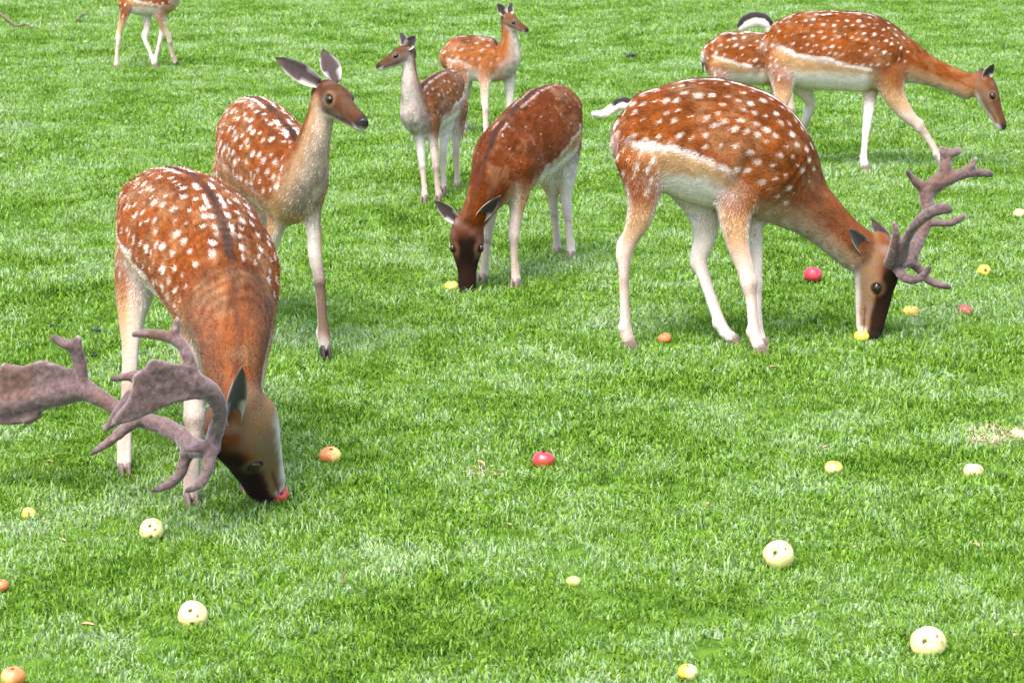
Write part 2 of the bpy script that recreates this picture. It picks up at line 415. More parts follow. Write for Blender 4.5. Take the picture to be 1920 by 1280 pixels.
    tint = np.array(d.get('tint', (1, 1, 1.))); rust = RUST * tint; rustd = RUSTD * tint
    tan = TAN * (0.6 + .4 * tint)
    col = np.zeros_like(V); flow = np.zeros_like(V); hl = np.zeros(len(V)); spotw = np.zeros(len(V))
    n1 = noise(V + 5, 30); n2 = noise(V + 9, 9); n3 = noise(V + 2, 80)
    fl = d.get('flank', 1.0)
    for ci_, c in enumerate(chains):
        w = wt[ci_]
        if c.kind == 'torso':
            b = np.where(c.kk < ks, c.kk / ks, 1 + (c.kk - ks) / (c.n - 1 - ks))
            zn = c.zn + (n1 - .5) * .12 + (n2 - .5) * .1
            k = mix(rust, rustd, .55 * sm(zn, .35, .95) * (1 - sm(b, 1.2, 1.5)) + .25 * (n2 > .6))
            k = mix(k, rust * 1.15 + .02, sm(zn, .25, -.2) * .5)
            k = mix(k, tan * .8, .30 * sm(noise(V + 31, 16) * .6 + noise(V + 3, 45) * .4, .45, .75)); k = mix(k, rustd * .7, .35 * sm(noise(V + 17, 11) * .5 + noise(V + 23, 34) * .5, .5, .75))
            rowm = np.cos(np.arccos(np.clip(c.zn, -1, 1)) * 17 + (n2 - .5) * 1.5) > -.15
            inb = sm(b, .17, .26) * (1 - sm(b, .82, 1.0)) * fl
            z0 = .10 - .42 * np.clip((b - .2) / .6, 0, 1) + d.get('flz', 0); k = mix(k, tan * (.85 + .3 * n2[:, None]), inb * sm(zn, z0 - .02, z0 - .14))
            k = mix(k, WHITE, inb * np.clip(sm(zn, z0 + .03, z0 - .02) - sm(zn, z0 - .05, z0 - .15), 0, 1) * d.get('stripe', .85) * (1 - .7 * sm(b, .45, .8) * (n1 > .5)))
            k = mix(k, WHITE, inb * sm(zn, -.42, -.66))
            # chest and neck
            nb = sm(b, .95, 1.15)
            ng = d.get('neckgrey', .3)
            k = mix(k, mix(tan, GREY, np.full(len(V), ng)), nb * sm(zn, .1, -.55) * .9)
            k = mix(k, WHITE * .8, nb * sm(zn + (noise(V, 50) - .5) * .5, -.55, -.95) * .8 * (1 - d.get('chestdark', 0)))
            k = mix(k, GREY * .45, nb * d.get('chestdark', 0) * sm(c.zn, -.5, -.9) * (1 - sm(b, 1.35, 1.6)) * sm(n1, .25, .6))
            k = mix(k, tan, (1 - nb) * sm(b, .8, .95) * sm(zn, -.3, -.6))
            k = mix(k, WHITE, (1 - sm(b, .05, .14)) * sm(zn, .35, .0) * d.get('rumpwhite', .5))
            # lower rump
            al = np.abs(c.lat); dors = d.get('dorsal', 1.0)
            top = (c.zn > .3)
            dash = sm(noise(np.column_stack([c.arc, c.lat * 0, c.lat * 0]) + 3, 38), .35, .55)
            k = mix(k, BLACK * 2, dors * top * (1 - sm(al + (n3 - .5) * .008, .006, .016)) * (.85 - .45 * sm(b, 1.1, 1.4)) * (.45 + .55 * sm(b, .25, .6)) * (.55 + .45 * sm(noise(np.column_stack([c.arc, c.lat * 0, c.lat * 0]), 16), .3, .55)))
            k = mix(k, WHITE, d.get('dash', 1.0) * top * (1 - sm(np.abs(al - .021 - (n3 - .5) * .006), .002, .007)) * dash * (1 - sm(b, .95, 1.1)) * .95)
            if d.get('hindspeck'): pass
            sw = sm(zn, np.where(b > .8, -.35, z0 - .02), np.where(b > .8, -.15, z0 + .1)) * (1 - sm(b, 1.08, 1.3)) * (al > .03); spotw += w * sw * np.where(rowm, 1, .5)
            spotw += w * (1 - sm(b, .18, .24)) * sm(zn, -.55, -.4) * .9
            stk = noise(np.column_stack([c.arc * 28, c.lat * 150, c.zn * 14 + c.arc * 9]) + 8, 1.0) * .65 + noise(np.column_stack([c.arc * 60, c.lat * 330, c.zn * 30]) + 3, 1.0) * .35
            k = k * (1 + (stk - .5) * 1.15 * (.35 + .65 * sm(c.zn, -.5, .1)))[:, None]
            k = mix(k, GREY * .45, d.get('neckdull', 0) * sm(b, 1.1, 1.35) * (.4 + .6 * sm(np.abs(c.ln), .2, .8)))
            if d.get('rings'): k = k * (1 + d['rings'] * np.sin(c.arc * 210 + 16 * n2 + 5 * n1 + 3 * c.zn)[:, None] * (sm(b, .85, 1.0) * (1 - sm(b, 1.35, 1.55)) * sm(c.zn, -.1, .4))[:, None])
            f = -c.T[c.idx]; h = np.where(b > 1.2, .010, .012)
            f = f + np.array([0, 0, -.5]) * (1 - np.abs(c.zn))[:, None]
        elif c.kind in ('hind', 'fore'):
            top = c.p[0][2]; hf = V[:, 2] / top + (n1 - .5) * .05
            hi, lo = (.86, .66) if c.kind == 'hind' else (.92, .70)
            outer = (V - c.p[c.idx]) @ (-latv) * c.side > -.25 * c.hw[c.idx]
            k = mix(rust, tan, sm(hf, hi, lo))
            k = mix(k, PINK, sm(hf, lo, .46)); k = mix(k, tan * .9, .45 * sm(n2, .45, .75) * sm(hf, .7, .5))
            k = mix(k, WHITE, sm(hf, .66, .40) * .32 * sm(np.abs((V - c.p[c.idx]) @ hd / c.hh[c.idx] + .15), .9, .2))
            fa = (V - c.p[c.idx]) @ hd / c.hh[c.idx]
            k = mix(k, WHITE, (~outer) * sm(hf, 1.0, .8) * .7)
            k = mix(k, WHITE, sm(hf, .95, .8) * sm(np.abs(fa), .55, .95) * .55)
            ld = d.get('legdark', .28)
            k = mix(k, CHOC * 1.2, ld * sm(hf, .6, .42) * sm(fa, -.3, .4) * (1 - sm(hf, .16, .06) * .6))
            k = mix(k, CHOC * 2, .35 * np.exp(-((hf - .36) / .03) ** 2) * (n2 > .4))
            spotw += w * ((c.kind == 'hind') * sm(hf, .78, .88) * outer + (c.kind == 'fore') * sm(hf, .93, 1.02) * sm(c.zn * 0 + V[:, 2], tor.p[ks][2] - .12, tor.p[ks][2]))
            f = np.tile([0., 0, -1], (len(V), 1)); h = np.where(hf > .7, .014, .006)
        else:
            t = c.kk; td = np.clip(((V - A) @ ax) / HL, -.2, 1.1); zn = c.zn + (n1 - .5) * .15
            fd = d.get('face', .5)
            k = mix(rust * .85 + .015, tan * .62, sm(zn, .5, -.1) * (.8 if fd > .9 else .6))
            k = k * d.get('headtint', .85); k = mix(k, GREY * .6, .3 * sm(noise(V, 40), .4, .7))
            k = mix(k, CHOC * .6, .8 * (1 - sm(np.abs(c.zn - ezn + .4 * (td - ET)), .03, .09)) * sm(td, ET + .02, ET + .05) * (1 - sm(td, ET + .10, ET + .18)))
            k = mix(k, CHOC if fd < .8 else CHOC * (.12 if fd > .9 else .3), fd * (1 - d.get('mask', 0) * .85 * sm(np.abs(c.ln), .35, .7) * (1 - sm(td, .45, .62))) * sm(zn + .25 * sm(td, .4, .7) * (fd > .8), .22, .5) * sm(td, .12, .32))
            k = mix(k, CHOC * (.25 if fd > .9 else .8), fd * .75 * sm(td, .5, .75) * sm(zn, -.1, .2))
            k = mix(k, WHITE, sm(zn, -.5, -.85) * .8 * sm(td, .1, .3))
            k = mix(k, WHITE * .9, sm(td, .86, .93) * sm(zn, .0, -.35))
            k = mix(k, BLACK * 2, sm(td, .90, .965) * sm(zn, -.25, .05))
            for s_ in (-1, 1):
                ec = A + ax * HL * ET + up * HL * EU + sd_ * s_ * HL * .165
                de = np.linalg.norm(V - ec, axis=1)
                k = mix(k, tan, (1 - sm(de, HL * .07, HL * .13)) * .35 * (1 - fd * .5)); k = mix(k, CHOC * .5, 1 - sm(de, HL * .055, HL * .075))
                eb = A + up * HL * .05 + ax * HL * .03 + sd_ * s_ * HL * .15
                k = mix(k, WHITE, .12 * (1 - sm(np.linalg.norm(V - eb, axis=1) + n1 * HL * .06, HL * .03, HL * .12)))
            k = mix(k, CHOC * .7, (1 - sm(np.abs(c.zn + .32 + .15 * (td - .8)), .03, .09)) * sm(td, .62, .72) * .8)
            f = np.tile(-ax, (len(V), 1)); h = np.full(len(V), .005)
        col += k * w[:, None]; flow += f * w[:, None]; hl += h * w
    # spots: poisson picks over the coloured coat
    cell = d.get('spacing', .042) * .86; cand = np.nonzero(spotw > .55)[0]; r0 = np.random.default_rng(d.get('seed', 1)); r0.shuffle(cand)
    kd = {}; spots = []
    for i in cand[:9000]:
        p = V[i]; key = tuple(np.floor(p / cell).astype(int)); ok = True
        for dx in (-1, 0, 1):
            for dy in (-1, 0, 1):
                for dz in (-1, 0, 1):
                    for q in kd.get((key[0] + dx, key[1] + dy, key[2] + dz), ()):
                        if (q[0] - p[0]) ** 2 + (q[1] - p[1]) ** 2 + (q[2] - p[2]) ** 2 < cell * cell: ok = False; break
                    if not ok: break
                if not ok: break
            if not ok: break
        if ok: kd.setdefault(key, []).append(p); spots.append(p)
    amt = d.get('spots', 1.0)
    if spots and amt > 0:
        kt = kdtree.KDTree(len(spots))
        for i, p in enumerate(spots): kt.insert(p, i)
        kt.balance(); srad = (.0034 + .0054 * r0.random(len(spots)) ** 1.2) * d.get('ss', 1.0); sal = r0.uniform(.4, .92, len(spots)) * amt
        idn = np.nonzero(spotw > .25)[0]; dist = np.full(len(V), 9.); al = np.zeros(len(V)); rd = np.full(len(V), .01)
        fln = nrm(flow)
        for i in idn:
            co_, j, dd = kt.find(V[i])
            if dd < .03:
                dv = V[i] - spots[j]; a_ = float(dv @ fln[i]); dist[i] = math.sqrt(max(dd * dd - .5 * a_ * a_, 0)); al[i] = sal[j]; rd[i] = srad[j]
        q = (1 - sm(dist + (n3 - .5) * .007, rd * .5, rd * 1.6)) * al
        col = mix(col, WHITE * np.array([1, .95, .9]), q)
    body = mesh_obj('body', V, Q, M_skin, root, np.clip(col * .8, 0, 1))
    # ---- coat hairs
    nf = d.get('hairs', 60000)
    ar = np.linalg.norm(np.cross(V[Q[:, 2]] - V[Q[:, 0]], V[Q[:, 3]] - V[Q[:, 1]]), axis=1)
    # more hairs where they are short
    hq = hl[Q[:, 0]]; pr = ar * np.where(hq < .01, 1.5, 1); pr /= pr.sum()
    rg = np.random.default_rng(d.get('seed', 1) + 50)
    fi = rg.choice(len(Q), nf, p=pr); a_, b_2 = rg.random((nf, 1)), rg.random((nf, 1))
    q4 = Q[fi]; pos = (V[q4[:, 0]] * (1 - a_) + V[q4[:, 1]] * a_) * (1 - b_2) + (V[q4[:, 3]] * (1 - a_) + V[q4[:, 2]] * a_) * b_2
    nn = Nn[q4[:, 0]]; ff = flow[q4[:, 0]]; ff = nrm(ff - (ff * nn).sum(1)[:, None] * nn + rg.normal(0, .16, (nf, 3)))
    ln = (hl[q4[:, 0]] * rg.uniform(.6, 1.25, nf) * d.get('hairlen', 1.0))[:, None]
    sdv = nrm(np.cross(nn, ff)); wd = (.0011 + .035 * ln) * d.get('hairw', 1.0)
    dirn = nrm(ff + nn * rg.uniform(.10, .42, (nf, 1)))
    b0 = pos - nn * .001
    HV = np.stack([b0 - sdv * wd, b0 + sdv * wd, b0 + dirn * ln], 1).reshape(-1, 3)
    # hair takes the colour of the coat at its middle
    hc = col[q4[:, 0]] * (rg.normal(1, .30, (nf, 1)).clip(.35, 1.8)) * (.75 + .5 * noise(pos * [1, 1, 1], 75))[:, None]
    HC = np.repeat(hc, 3, 0).clip(0, .95)
    coat = mesh_obj('coat', HV, np.arange(nf * 3).reshape(-1, 3), M_fur, root, HC, smooth=False)
    # ---- eyes, nose
    er = HL * d.get('er', .05)
    for s_ in (-1, 1):
        ec = A + ax * HL * ET + up * HL * EU + sd_ * s_ * HL * (.149 + .13 * (d.get('hkw', 1) - 1))
        v, f = ball(ec, (er * 1.15, er * .85, er * .75), fr, 16); mesh_obj('eye', v, f, M_eye, root)
    v, f = ball(A + ax * HL * .985 - up * HL * .015, (HL * .045, HL * .055, HL * .06), fr, 16)
    # nostril dents
    for s_ in (-1, 1):
        c_ = A + ax * HL * 1.02 - up * HL * .015 + sd_ * s_ * HL * .04; dv = v - c_; dn = np.linalg.norm(dv, axis=1)
        v = v + np.outer(-((dn < HL * .025) * HL * .02), ax)
    mesh_obj('nose', v, f, M_nose, root)
    # ---- ears
    for (eb, et, wd_, face) in d['ears']:
        eb = A + ax * HL * eb[0] + up * HL * eb[1] + sd_ * HL * eb[2] if len(eb) == 3 and eb[0] < 5 else P(*eb)
        et = P(*et); ear(eb, et, wd_, nrm(face), root)
    # ---- hooves
    for (pf, pa, r, hc_, dr) in feet: hoof(pf, r, dr, hc_, root)
    if d.get('tail'):
        tp = np.array([P(u, v, Y) for u, v, Y, r in d['tail']]); tr_ = [r * mpp(u, v, Y) for u, v, Y, r in d['tail']]
        tc_ = Chain('tail', tp, tr_, np.array(tr_) * .8, up=d.get('tailup', (0, 0, 1)), sub=6)
        v, f = tc_.mesh(16); tc_.coords(v)
        k = mix(WHITE, BLACK, sm(tc_.zn, .05, .35) * (1 - sm(tc_.kk, d.get('tailw', 9) - .5, d.get('tailw', 9))))
        v = v + rng.normal(0, .0012, v.shape)
        tl = mesh_obj('tail', v, f, M_ear, root, k)
        # hair fringe on the tail
        n = 1800; id_ = rng.integers(0, len(v), n); p_ = v[id_] + rng.normal(0, .003, (n, 3)); ii = tc_.idx[id_]
        out_ = nrm(p_ - tc_.p[ii]); dr_ = nrm(tc_.T[ii] + out_ * .5 + rng.normal(0, .15, (n, 3))); sv = nrm(np.cross(dr_, [0, 1, 0])) * .0015
        HV = np.stack([p_ - sv, p_ + sv, p_ + dr_ * rng.uniform(.012, .03, (n, 1))], 1).reshape(-1, 3)
        mesh_obj('tail_hair', HV, np.arange(n * 3).reshape(-1, 3), M_fur, tl, np.repeat(k[id_], 3, 0), smooth=False).matrix_parent_inverse = Matrix.Translation(-root.location)
    for an in d.get('antlers', []): antler(an, root)
    return root

def ear(b, t, w, face, root):
    """cupped leaf: b base, t tip, w half width in metres, face = direction of the opening"""
    ax = t - b; L_ = np.linalg.norm(ax); ax = ax / L_; face = nrm(face - (face @ ax) * ax); sd_ = np.cross(ax, face)
    nu, nv = 14, 11; V = []; K = []
    for side in (1, 0):
        for i in range(nu):
            s = i / (nu - 1); hw = w * (math.sin(math.pi * min(1, s * .86 + .16)) ** .75) * (1 if s < .97 else .6)
            if s > .999: hw = w * .03
            for j in range(nv):
                q = -1 + 2 * j / (nv - 1); cup = w * (.75 - .55 * s)
                # base rolls into a tube
                x = math.sin(q * (1.75 - .8 * s)) * hw / max(math.sin(min(1.75 - .8 * s, 1.57)), .2)
                z = -math.cos(q * (1.75 - .8 * s)) * cup
                p = b + ax * (s * L_) + sd_ * x + face * (z + cup * .3) - (face * .0035 if side == 0 else 0)
                V.append(p)
                if side == 1:
                    k = mix(np.array([.065, .045, .042]), WHITE * .75, np.array(.7 * (abs(q) > .35) * (s < .38) + .25 * (abs(q) > .75) * (s < .8))); k = mix(k, BLACK * 2, np.array(.6 * (abs(q) < .5) * (s < .8))); 
                else: k = mix(np.array([.15, .085, .06]), BLACK * 3, np.array(.6 * s))
                if abs(q) > .85 or s > .95: k = mix(k, BLACK * 4 if s > .72 else WHITE * .7, np.array(.65))
                K.append(k * random.uniform(.85, 1.1))
    Fs = []
    n = nu * nv
    for i in range(nu - 1):
        for j in range(nv - 1):
            a = i * nv + j; Fs.append((a, a + 1, a + nv + 1, a + nv)); Fs.append((n + a, n + a + nv, n + a + nv + 1, n + a + 1))
    for i in range(nu - 1):
        for j in (0, nv - 1):
            a = i * nv + j; Fs.append((a, a + nv, n + a + nv, n + a))
    for j in range(nv - 1):
        for i in (0, nu - 1):
            a = i * nv + j; Fs.append((a, n + a, n + a + 1, a + 1))
    e = mesh_obj('ear', np.array(V), Fs, M_ear, root, np.array(K))
    m = 900; V = np.array(V); K = np.array(K); id_ = rng.integers(0, len(V), m)
    p_ = V[id_] + rng.normal(0, .002, (m, 3)); dr = nrm(ax + rng.normal(0, .35, (m, 3))); sv = nrm(np.cross(dr, face)) * .0011
    HV = np.stack([p_ - sv, p_ + sv, p_ + dr * rng.uniform(.006, .014, (m, 1))], 1).reshape(-1, 3)
    mesh_obj('ear_hair', HV, np.arange(m * 3).reshape(-1, 3), M_fur, e, np.repeat(K[id_], 3, 0), smooth=False).matrix_parent_inverse = Matrix.Translation(-root.location)

def hoof(pf, r, dr, kind, root):
    dr = np.array(dr, float); dr[2] = 0; dr = nrm(dr); sd_ = np.cross(dr, [0, 0, 1]); V = []; Fs = []; K = []
    g = np.array([pf[0], pf[1], 0.0]); H = max(pf[2], .02) + .012; k_ = BLACK * 1.6 if kind == 'dark' else np.array([.20, .14, .11])
    for s_ in (-1, 1):
        o = len(V); prof = [(0, 1.25, 1.75, .95), (.35, 1.18, 1.45, .95), (.7, 1.1, 1.1, .9), (1, 1.0, .75, .75)]  # z, back, front, width
        for (z, bk, frn, wd) in prof:
            for a in np.linspace(0, 2 * math.pi, 10, endpoint=False):
                c, s = math.cos(a), math.sin(a)
                x = (frn if c > 0 else bk) * r * c * (1.0); y = s * r * .5 * wd * (1 - .35 * max(c, 0) ** 2)
                V.append(g + dr * (x + r * .25) + sd_ * (s_ * r * .5 + y) + np.array([0, 0, z * H])); K.append(k_ * random.uniform(.85, 1.15))
        for i in range(3):
            for j in range(10):
                a, b = o + i * 10 + j, o + i * 10 + (j + 1) % 10; Fs.append((a, b, b + 10, a + 10))
        Fs.append(tuple(o + 30 + j for j in range(10)))
        # dewclaw
    mesh_obj('hoof', np.array(V), Fs, M_hoof, root, np.array(K))

def antler(an, root):
    parts = []
    for tb in an['tubes']:
        pts = np.array([P(u, v, an['Y'] + dy) for u, v, dy, r in tb]); r = np.array([q[3] for q in tb]) * an.get('fat', 1.12) * mpp(tb[0][0], tb[0][1], an['Y'])
        parts.append(Chain('t', pts, r, r * .95, up=(.2, -.3, 1), sub=5).mesh(12))
    for (poly, dy0, gx, th) in an.get('palms', []):
        u0 = poly[0][0]
        def yy(u): return an['Y'] + dy0 + gx * (u - u0)
        tri = geometry.tessellate_polygon([[Vector((u, v, 0)) for u, v in poly]]); n = len(poly)
        V = np.array([P(u, v, yy(u) - th) for u, v in poly] + [P(u, v, yy(u) + th) for u, v in poly])
        Fs = [tuple(t) for t in tri] + [tuple(n + i for i in reversed(t)) for t in tri] + [(i, (i + 1) % n, n + (i + 1) % n, n + i) for i in range(n)]
        parts.append((V, Fs))
    V, Fs = soup(parts); V, Q, E = remesh(V, Fs, .0045); V = lap(V, E, .5, 5)
    # velvet grain: grooves and knobs
    Nn = vnormals(V, Q); V = V + Nn * ((noise(V, 90) - .5) * .003 + (noise(V * [1, 1, 1.6], 38) - .5) * .003)[:, None]
    k = mix(np.array([.055, .034, .030]), np.array([.23, .150, .140]), np.clip((noise(V, 30) * .25 + noise(V, 120) * .5 + noise(V, 260) * .4 - .1), 0, 1))
    k = mix(k, CHOC * 1.3, sm(noise(V + 4, 14), .62, .85) * .5)
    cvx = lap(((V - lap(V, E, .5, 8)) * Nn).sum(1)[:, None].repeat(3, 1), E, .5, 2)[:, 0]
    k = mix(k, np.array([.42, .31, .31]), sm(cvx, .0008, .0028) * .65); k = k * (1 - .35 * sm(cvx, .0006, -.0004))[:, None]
    for t in an.get('tips', []):
        c = P(t[0], t[1], an['Y'] + t[2]); k = mix(k, BLACK * 3, (1 - sm(np.linalg.norm(V - c, axis=1), .008, .03)) * .8)
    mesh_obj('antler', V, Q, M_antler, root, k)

def gy(u, v): return G(u, v)[1]
def gb(u, v): p = G(u, v); return (p[0], p[1], 0)

# --- right-hand buck, grazing towards the right
Yc = gy(1300, 655) + .10
deer(dict(name='fallow_buck', label='antlered spotted buck grazing on the right with its head down towards a yellow apple', base=gb(1300, 655),
    torso=[(1170, 262, Yc, 50, 32), (1190, 262, Yc, 84, 56), (1235, 262, Yc, 100, 76), (1295, 262, Yc, 117, 84), (1355, 272, Yc, 121, 86), (1408, 292, Yc, 118, 80),
           (1450, 328, Yc, 98, 66), (1489, 366, Yc + .03, 72, 44), (1531, 402, Yc + .05, 50, 34), (1574, 441, Yc + .07, 43, 32), (1612, 474, Yc + .08, 42, 32)],
    sh=6,
    legs=[dict(hind=1, Y=Yc - .075, st=[(1208, 300, 58), (1206, 365, 33), (1198, 412, 25), (1180, 450, 16.5), (1171, 480, 14), (1170, 515, 10.5), (1171, 565, 9.5), (1173, 605, 10.5), (1174, 622, 13), (1178, 650, 12)]),
          dict(hind=1, Y=Yc + .09, gv=648, st=[(1290, 330, 52), (1318, 392, 33), (1322, 437, 24), (1314, 470, 18), (1311, 492, 15), (1322, 525, 12), (1337, 570, 11), (1350, 605, 12), (1360, 623, 12), (1373, 636, 11)], dir=(1, -.2, 0)),
          dict(hind=0, Y=Yc - .08, st=[(1392, 340, 56), (1378, 400, 34), (1384, 460, 22), (1398, 505, 17), (1403, 530, 16), (1408, 560, 11.5), (1412, 600, 10.5), (1415, 627, 12.5), (1423, 662, 12)]),
          dict(hind=0, Y=Yc + .08, gv=655, st=[(1420, 360, 40), (1413, 430, 19), (1417, 480, 14), (1418, 520, 12), (1420, 580, 9), (1422, 620, 11), (1428, 645, 11)])],
    poll=(1657, 462, Yc + .09), nose=(1637, 634, Yc + .03), up=(1, -.25, .25), hk=1.22, hkw=1.1, face=.97,
    ears=[((.10, -.12, .13), (1594, 430, Yc - .04), .027, (.35, -1, .1)), ((.02, .06, -.12), (1634, 411, Yc + .19), .026, (-.3, -.8, .2))],
    tail=[(1190, 205, Yc, 9), (1176, 196, Yc, 12), (1160, 196, Yc, 11), (1146, 206, Yc, 9), (1132, 214, Yc, 8), (1112, 213, Yc, 4)], tailw=2.9, tailup=(0.3, 0, 1),
    spacing=.040, seed=3, hairs=90000, smooth=12, neckdull=.15, mz=1.15, et=.46, eu=.0,
    antlers=[dict(Y=Yc + .03, tubes=[
        [(1668, 500, .03, 13), (1680, 492, .0, 13), (1692, 478, -.04, 11), (1699, 450, -.10, 9), (1716, 422, -.16, 9), (1741, 401, -.2, 10), (1766, 391, -.22, 10), (1781, 393, -.23, 7)],
        [(1682, 502, -.0, 10), (1694, 518, -.05, 9), (1712, 525, -.08, 8), (1730, 518, -.1, 7), (1743, 502, -.11, 5)],
        [(1666, 496, 0, 10), (1675, 470, -.05, 10), (1680, 440, -.08, 7), (1676, 418, -.09, 4.5)]],
        tips=[(1743, 502, -.11), (1781, 393, -.23)]),
        dict(Y=Yc + .14, tubes=[
        [(1682, 495, -.02, 12), (1702, 488, .02, 12), (1712, 468, .05, 14), (1724, 440, .09, 14), (1738, 412, .12, 11), (1738, 388, .15, 11), (1738, 362, .17, 14), (1752, 344, .18, 13), (1768, 330, .2, 12), (1773, 305, .22, 12), (1771, 284, .23, 8)],
        [(1738, 358, .17, 10), (1722, 345, .17, 9), (1710, 333, .16, 6), (1701, 321, .15, 4.5)],
        [(1771, 292, .22, 9), (1784, 289, .22, 8), (1800, 282, .22, 6)], [(1771, 292, .22, 8), (1765, 278, .22, 5)],
        [(1755, 346, .18, 14), (1785, 333, .2, 11), (1812, 324, .22, 10), (1836, 324, .24, 8), (1858, 327, .25, 6)],
        [(1808, 325, .22, 9), (1820, 312, .22, 7), (1830, 297, .22, 4.5)],
        [(1735, 412, .12, 9), (1760, 419, .1, 7), (1785, 417, .08, 7), (1808, 404, .06, 5)],
        [(1700, 490, .02, 10), (1718, 498, .03, 9), (1736, 520, .03, 8), (1756, 533, .02, 7), (1781, 538, .0, 5)]],
        palms=[([(1728, 365), (1735, 345), (1758, 325), (1790, 322), (1790, 336), (1765, 352), (1748, 375)], .18, .0004, .015)],
        tips=[(1781, 538, 0), (1701, 321, .15), (1858, 327, .25)])]))

# --- big buck on the left, grazing, antlers towards the left edge
Y0 = gy(357, 947)
deer(dict(name='fallow_buck', label='large palmate antlered buck on the left grazing face on beside a red apple', base=gb(330, 930), front=True,
    torso=[(285, 405, Y0 + .98, 62, 58), (290, 408, Y0 + .9, 84, 74), (308, 412, Y0 + .78, 100, 92), (336, 428, Y0 + .62, 114, 112), (368, 450, Y0 + .44, 122, 122), (396, 484, Y0 + .28, 122, 120),
           (416, 527, Y0 + .14, 112, 108), (428, 572, Y0 + .02, 92, 90), (435, 620, Y0 - .06, 72, 72), (438, 668, Y0 - .12, 58, 60), (440, 712, Y0 - .16, 46, 53), (444, 752, Y0 - .19, 42, 46)],
    sh=6,
    legs=[dict(hind=1, Y=Y0 + .74, gv=893, st=[(272, 440, 52), (258, 520, 42), (248, 590, 27), (245, 650, 17), (243, 700, 15), (238, 760, 12), (236, 810, 11), (233, 850, 14), (233, 884, 13)]),
          dict(hind=1, Y=Y0 + .86, gv=868, st=[(370, 440, 50), (376, 540, 40), (376, 610, 26), (374, 660, 17), (372, 700, 14), (370, 760, 12), (370, 800, 11), (370, 840, 12), (370, 862, 12)]),
          dict(hind=0, Y=Y0 + .10, gv=947, st=[(372, 545, 50), (366, 640, 32), (364, 720, 22), (365, 780, 20), (365, 830, 15), (362, 880, 14), (360, 910, 17), (358, 938, 15)]),
          dict(hind=0, Y=Y0 + .14, gv=925, st=[(478, 545, 46), (484, 620, 30), (482, 680, 20), (476, 740, 16), (470, 790, 12), (466, 840, 12), (464, 880, 14), (462, 914, 13)])],
    poll=(428, 768, Y0 - .2), nose=(494, 930, Y0 + .03), up=(-.9, -.45, -.20), hk=1.25, hkw=1.1, face=.97, er=.05,
    ears=[((.0, .02, -.12), (455, 690, Y0 - .36), .027, (.5, -1, .1)), ((.04, .06, .12), (396, 722, Y0 - .06), .028, (-.5, -.8, .1))],
    spacing=.046, ss=1.25, seed=5, hairs=110000, dash=1.0, rings=.2, neckdull=.3, mz=1.12, et=.47, eu=.0, flz=-.05, neckgrey=.2, rumpwhite=.2,
    antlers=[dict(Y=Y0 - .27, fat=1.22, tubes=[
        [(400, 842, .04, 13), (400, 822, .0, 14), (410, 790, -.04, 13), (411, 765, -.06, 13), (402, 744, -.08, 14), (386, 728, -.1, 16), (360, 716, -.12, 17), (335, 714, -.13, 13), (300, 712, -.13, 10), (260, 712, -.14, 9)],
        [(403, 805, -.02, 9), (396, 826, -.04, 8), (380, 838, -.05, 7.5), (362, 842, -.06, 6), (345, 843, -.06, 4.5)],
        [(402, 828, -.02, 12), (394, 852, -.05, 11), (388, 880, -.07, 10), (375, 908, -.08, 8), (348, 921, -.08, 4.5)],
        [(362, 712, -.12, 16), (358, 690, -.12, 11), (352, 668, -.12, 10), (338, 644, -.11, 10), (310, 630, -.1, 9), (280, 625, -.1, 8), (250, 626, -.1, 6)],
        [(325, 632, -.1, 10), (330, 615, -.1, 8), (332, 596, -.1, 4)],
        [(255, 705, -.16, 11), (232, 706, -.17, 7), (208, 710, -.18, 5.5)],
        [(250, 745, -.16, 16), (225, 775, -.17, 12), (198, 803, -.18, 6)],
        [(290, 690, -.14, 10), (282, 676, -.14, 5)]],
        palms=[([(380, 712), (365, 690), (345, 683), (330, 682), (305, 676), (283, 672), (272, 690), (250, 702), (248, 725), (240, 750), (215, 780), (205, 800), (250, 790), (280, 776), (325, 757), (360, 748), (385, 748)], -.11, .0006, .017)],
        tips=[(348, 921, -.08), (208, 710, -.18)]),
        dict(Y=Y0 - .16, fat=1.2, tubes=[
        [(385, 842, -.06, 15), (360, 838, 0, 16), (340, 818, .05, 16), (310, 800, .09, 15), (280, 790, .12, 14), (245, 780, .15, 13), (215, 762, .18, 13), (180, 742, .2, 15), (150, 728, .22, 20), (110, 735, .25, 24), (60, 745, .28, 24), (10, 760, .3, 22)],
        [(352, 842, -.0, 12), (346, 865, -.0, 11), (338, 888, -.01, 10), (318, 908, -.02, 8), (286, 919, -.02, 4.5)],
        [(262, 785, .12, 11), (238, 800, .1, 10), (205, 828, .08, 8), (170, 851, .06, 5)],
        [(150, 720, .22, 16), (150, 695, .22, 13), (147, 672, .22, 12), (138, 650, .21, 11), (120, 645, .2, 9), (98, 633, .2, 6)],
        [(140, 655, .21, 10), (146, 640, .21, 8), (145, 632, .21, 6)],
        [(70, 775, .27, 10), (45, 792, .27, 8), (68, 776, .27, 8)],
        [(10, 700, .3, 9), (-20, 702, .3, 8), (-45, 700, .3, 6)], [(12, 770, .3, 16), (-30, 790, .32, 12), (-60, 800, .33, 6)],
        [(35, 695, .28, 10), (15, 690, .29, 8), (8, 684, .29, 6)]],
        palms=[([(165, 712), (130, 690), (105, 683), (80, 675), (55, 682), (30, 690), (5, 690), (-20, 700), (0, 720), (-30, 760), (-50, 790), (0, 796), (40, 795), (70, 775), (110, 758), (160, 752), (185, 750)], .22, -.0005, .017)],
        tips=[(98, 633, .2), (170, 851, .06), (286, 919, -.02)])]))

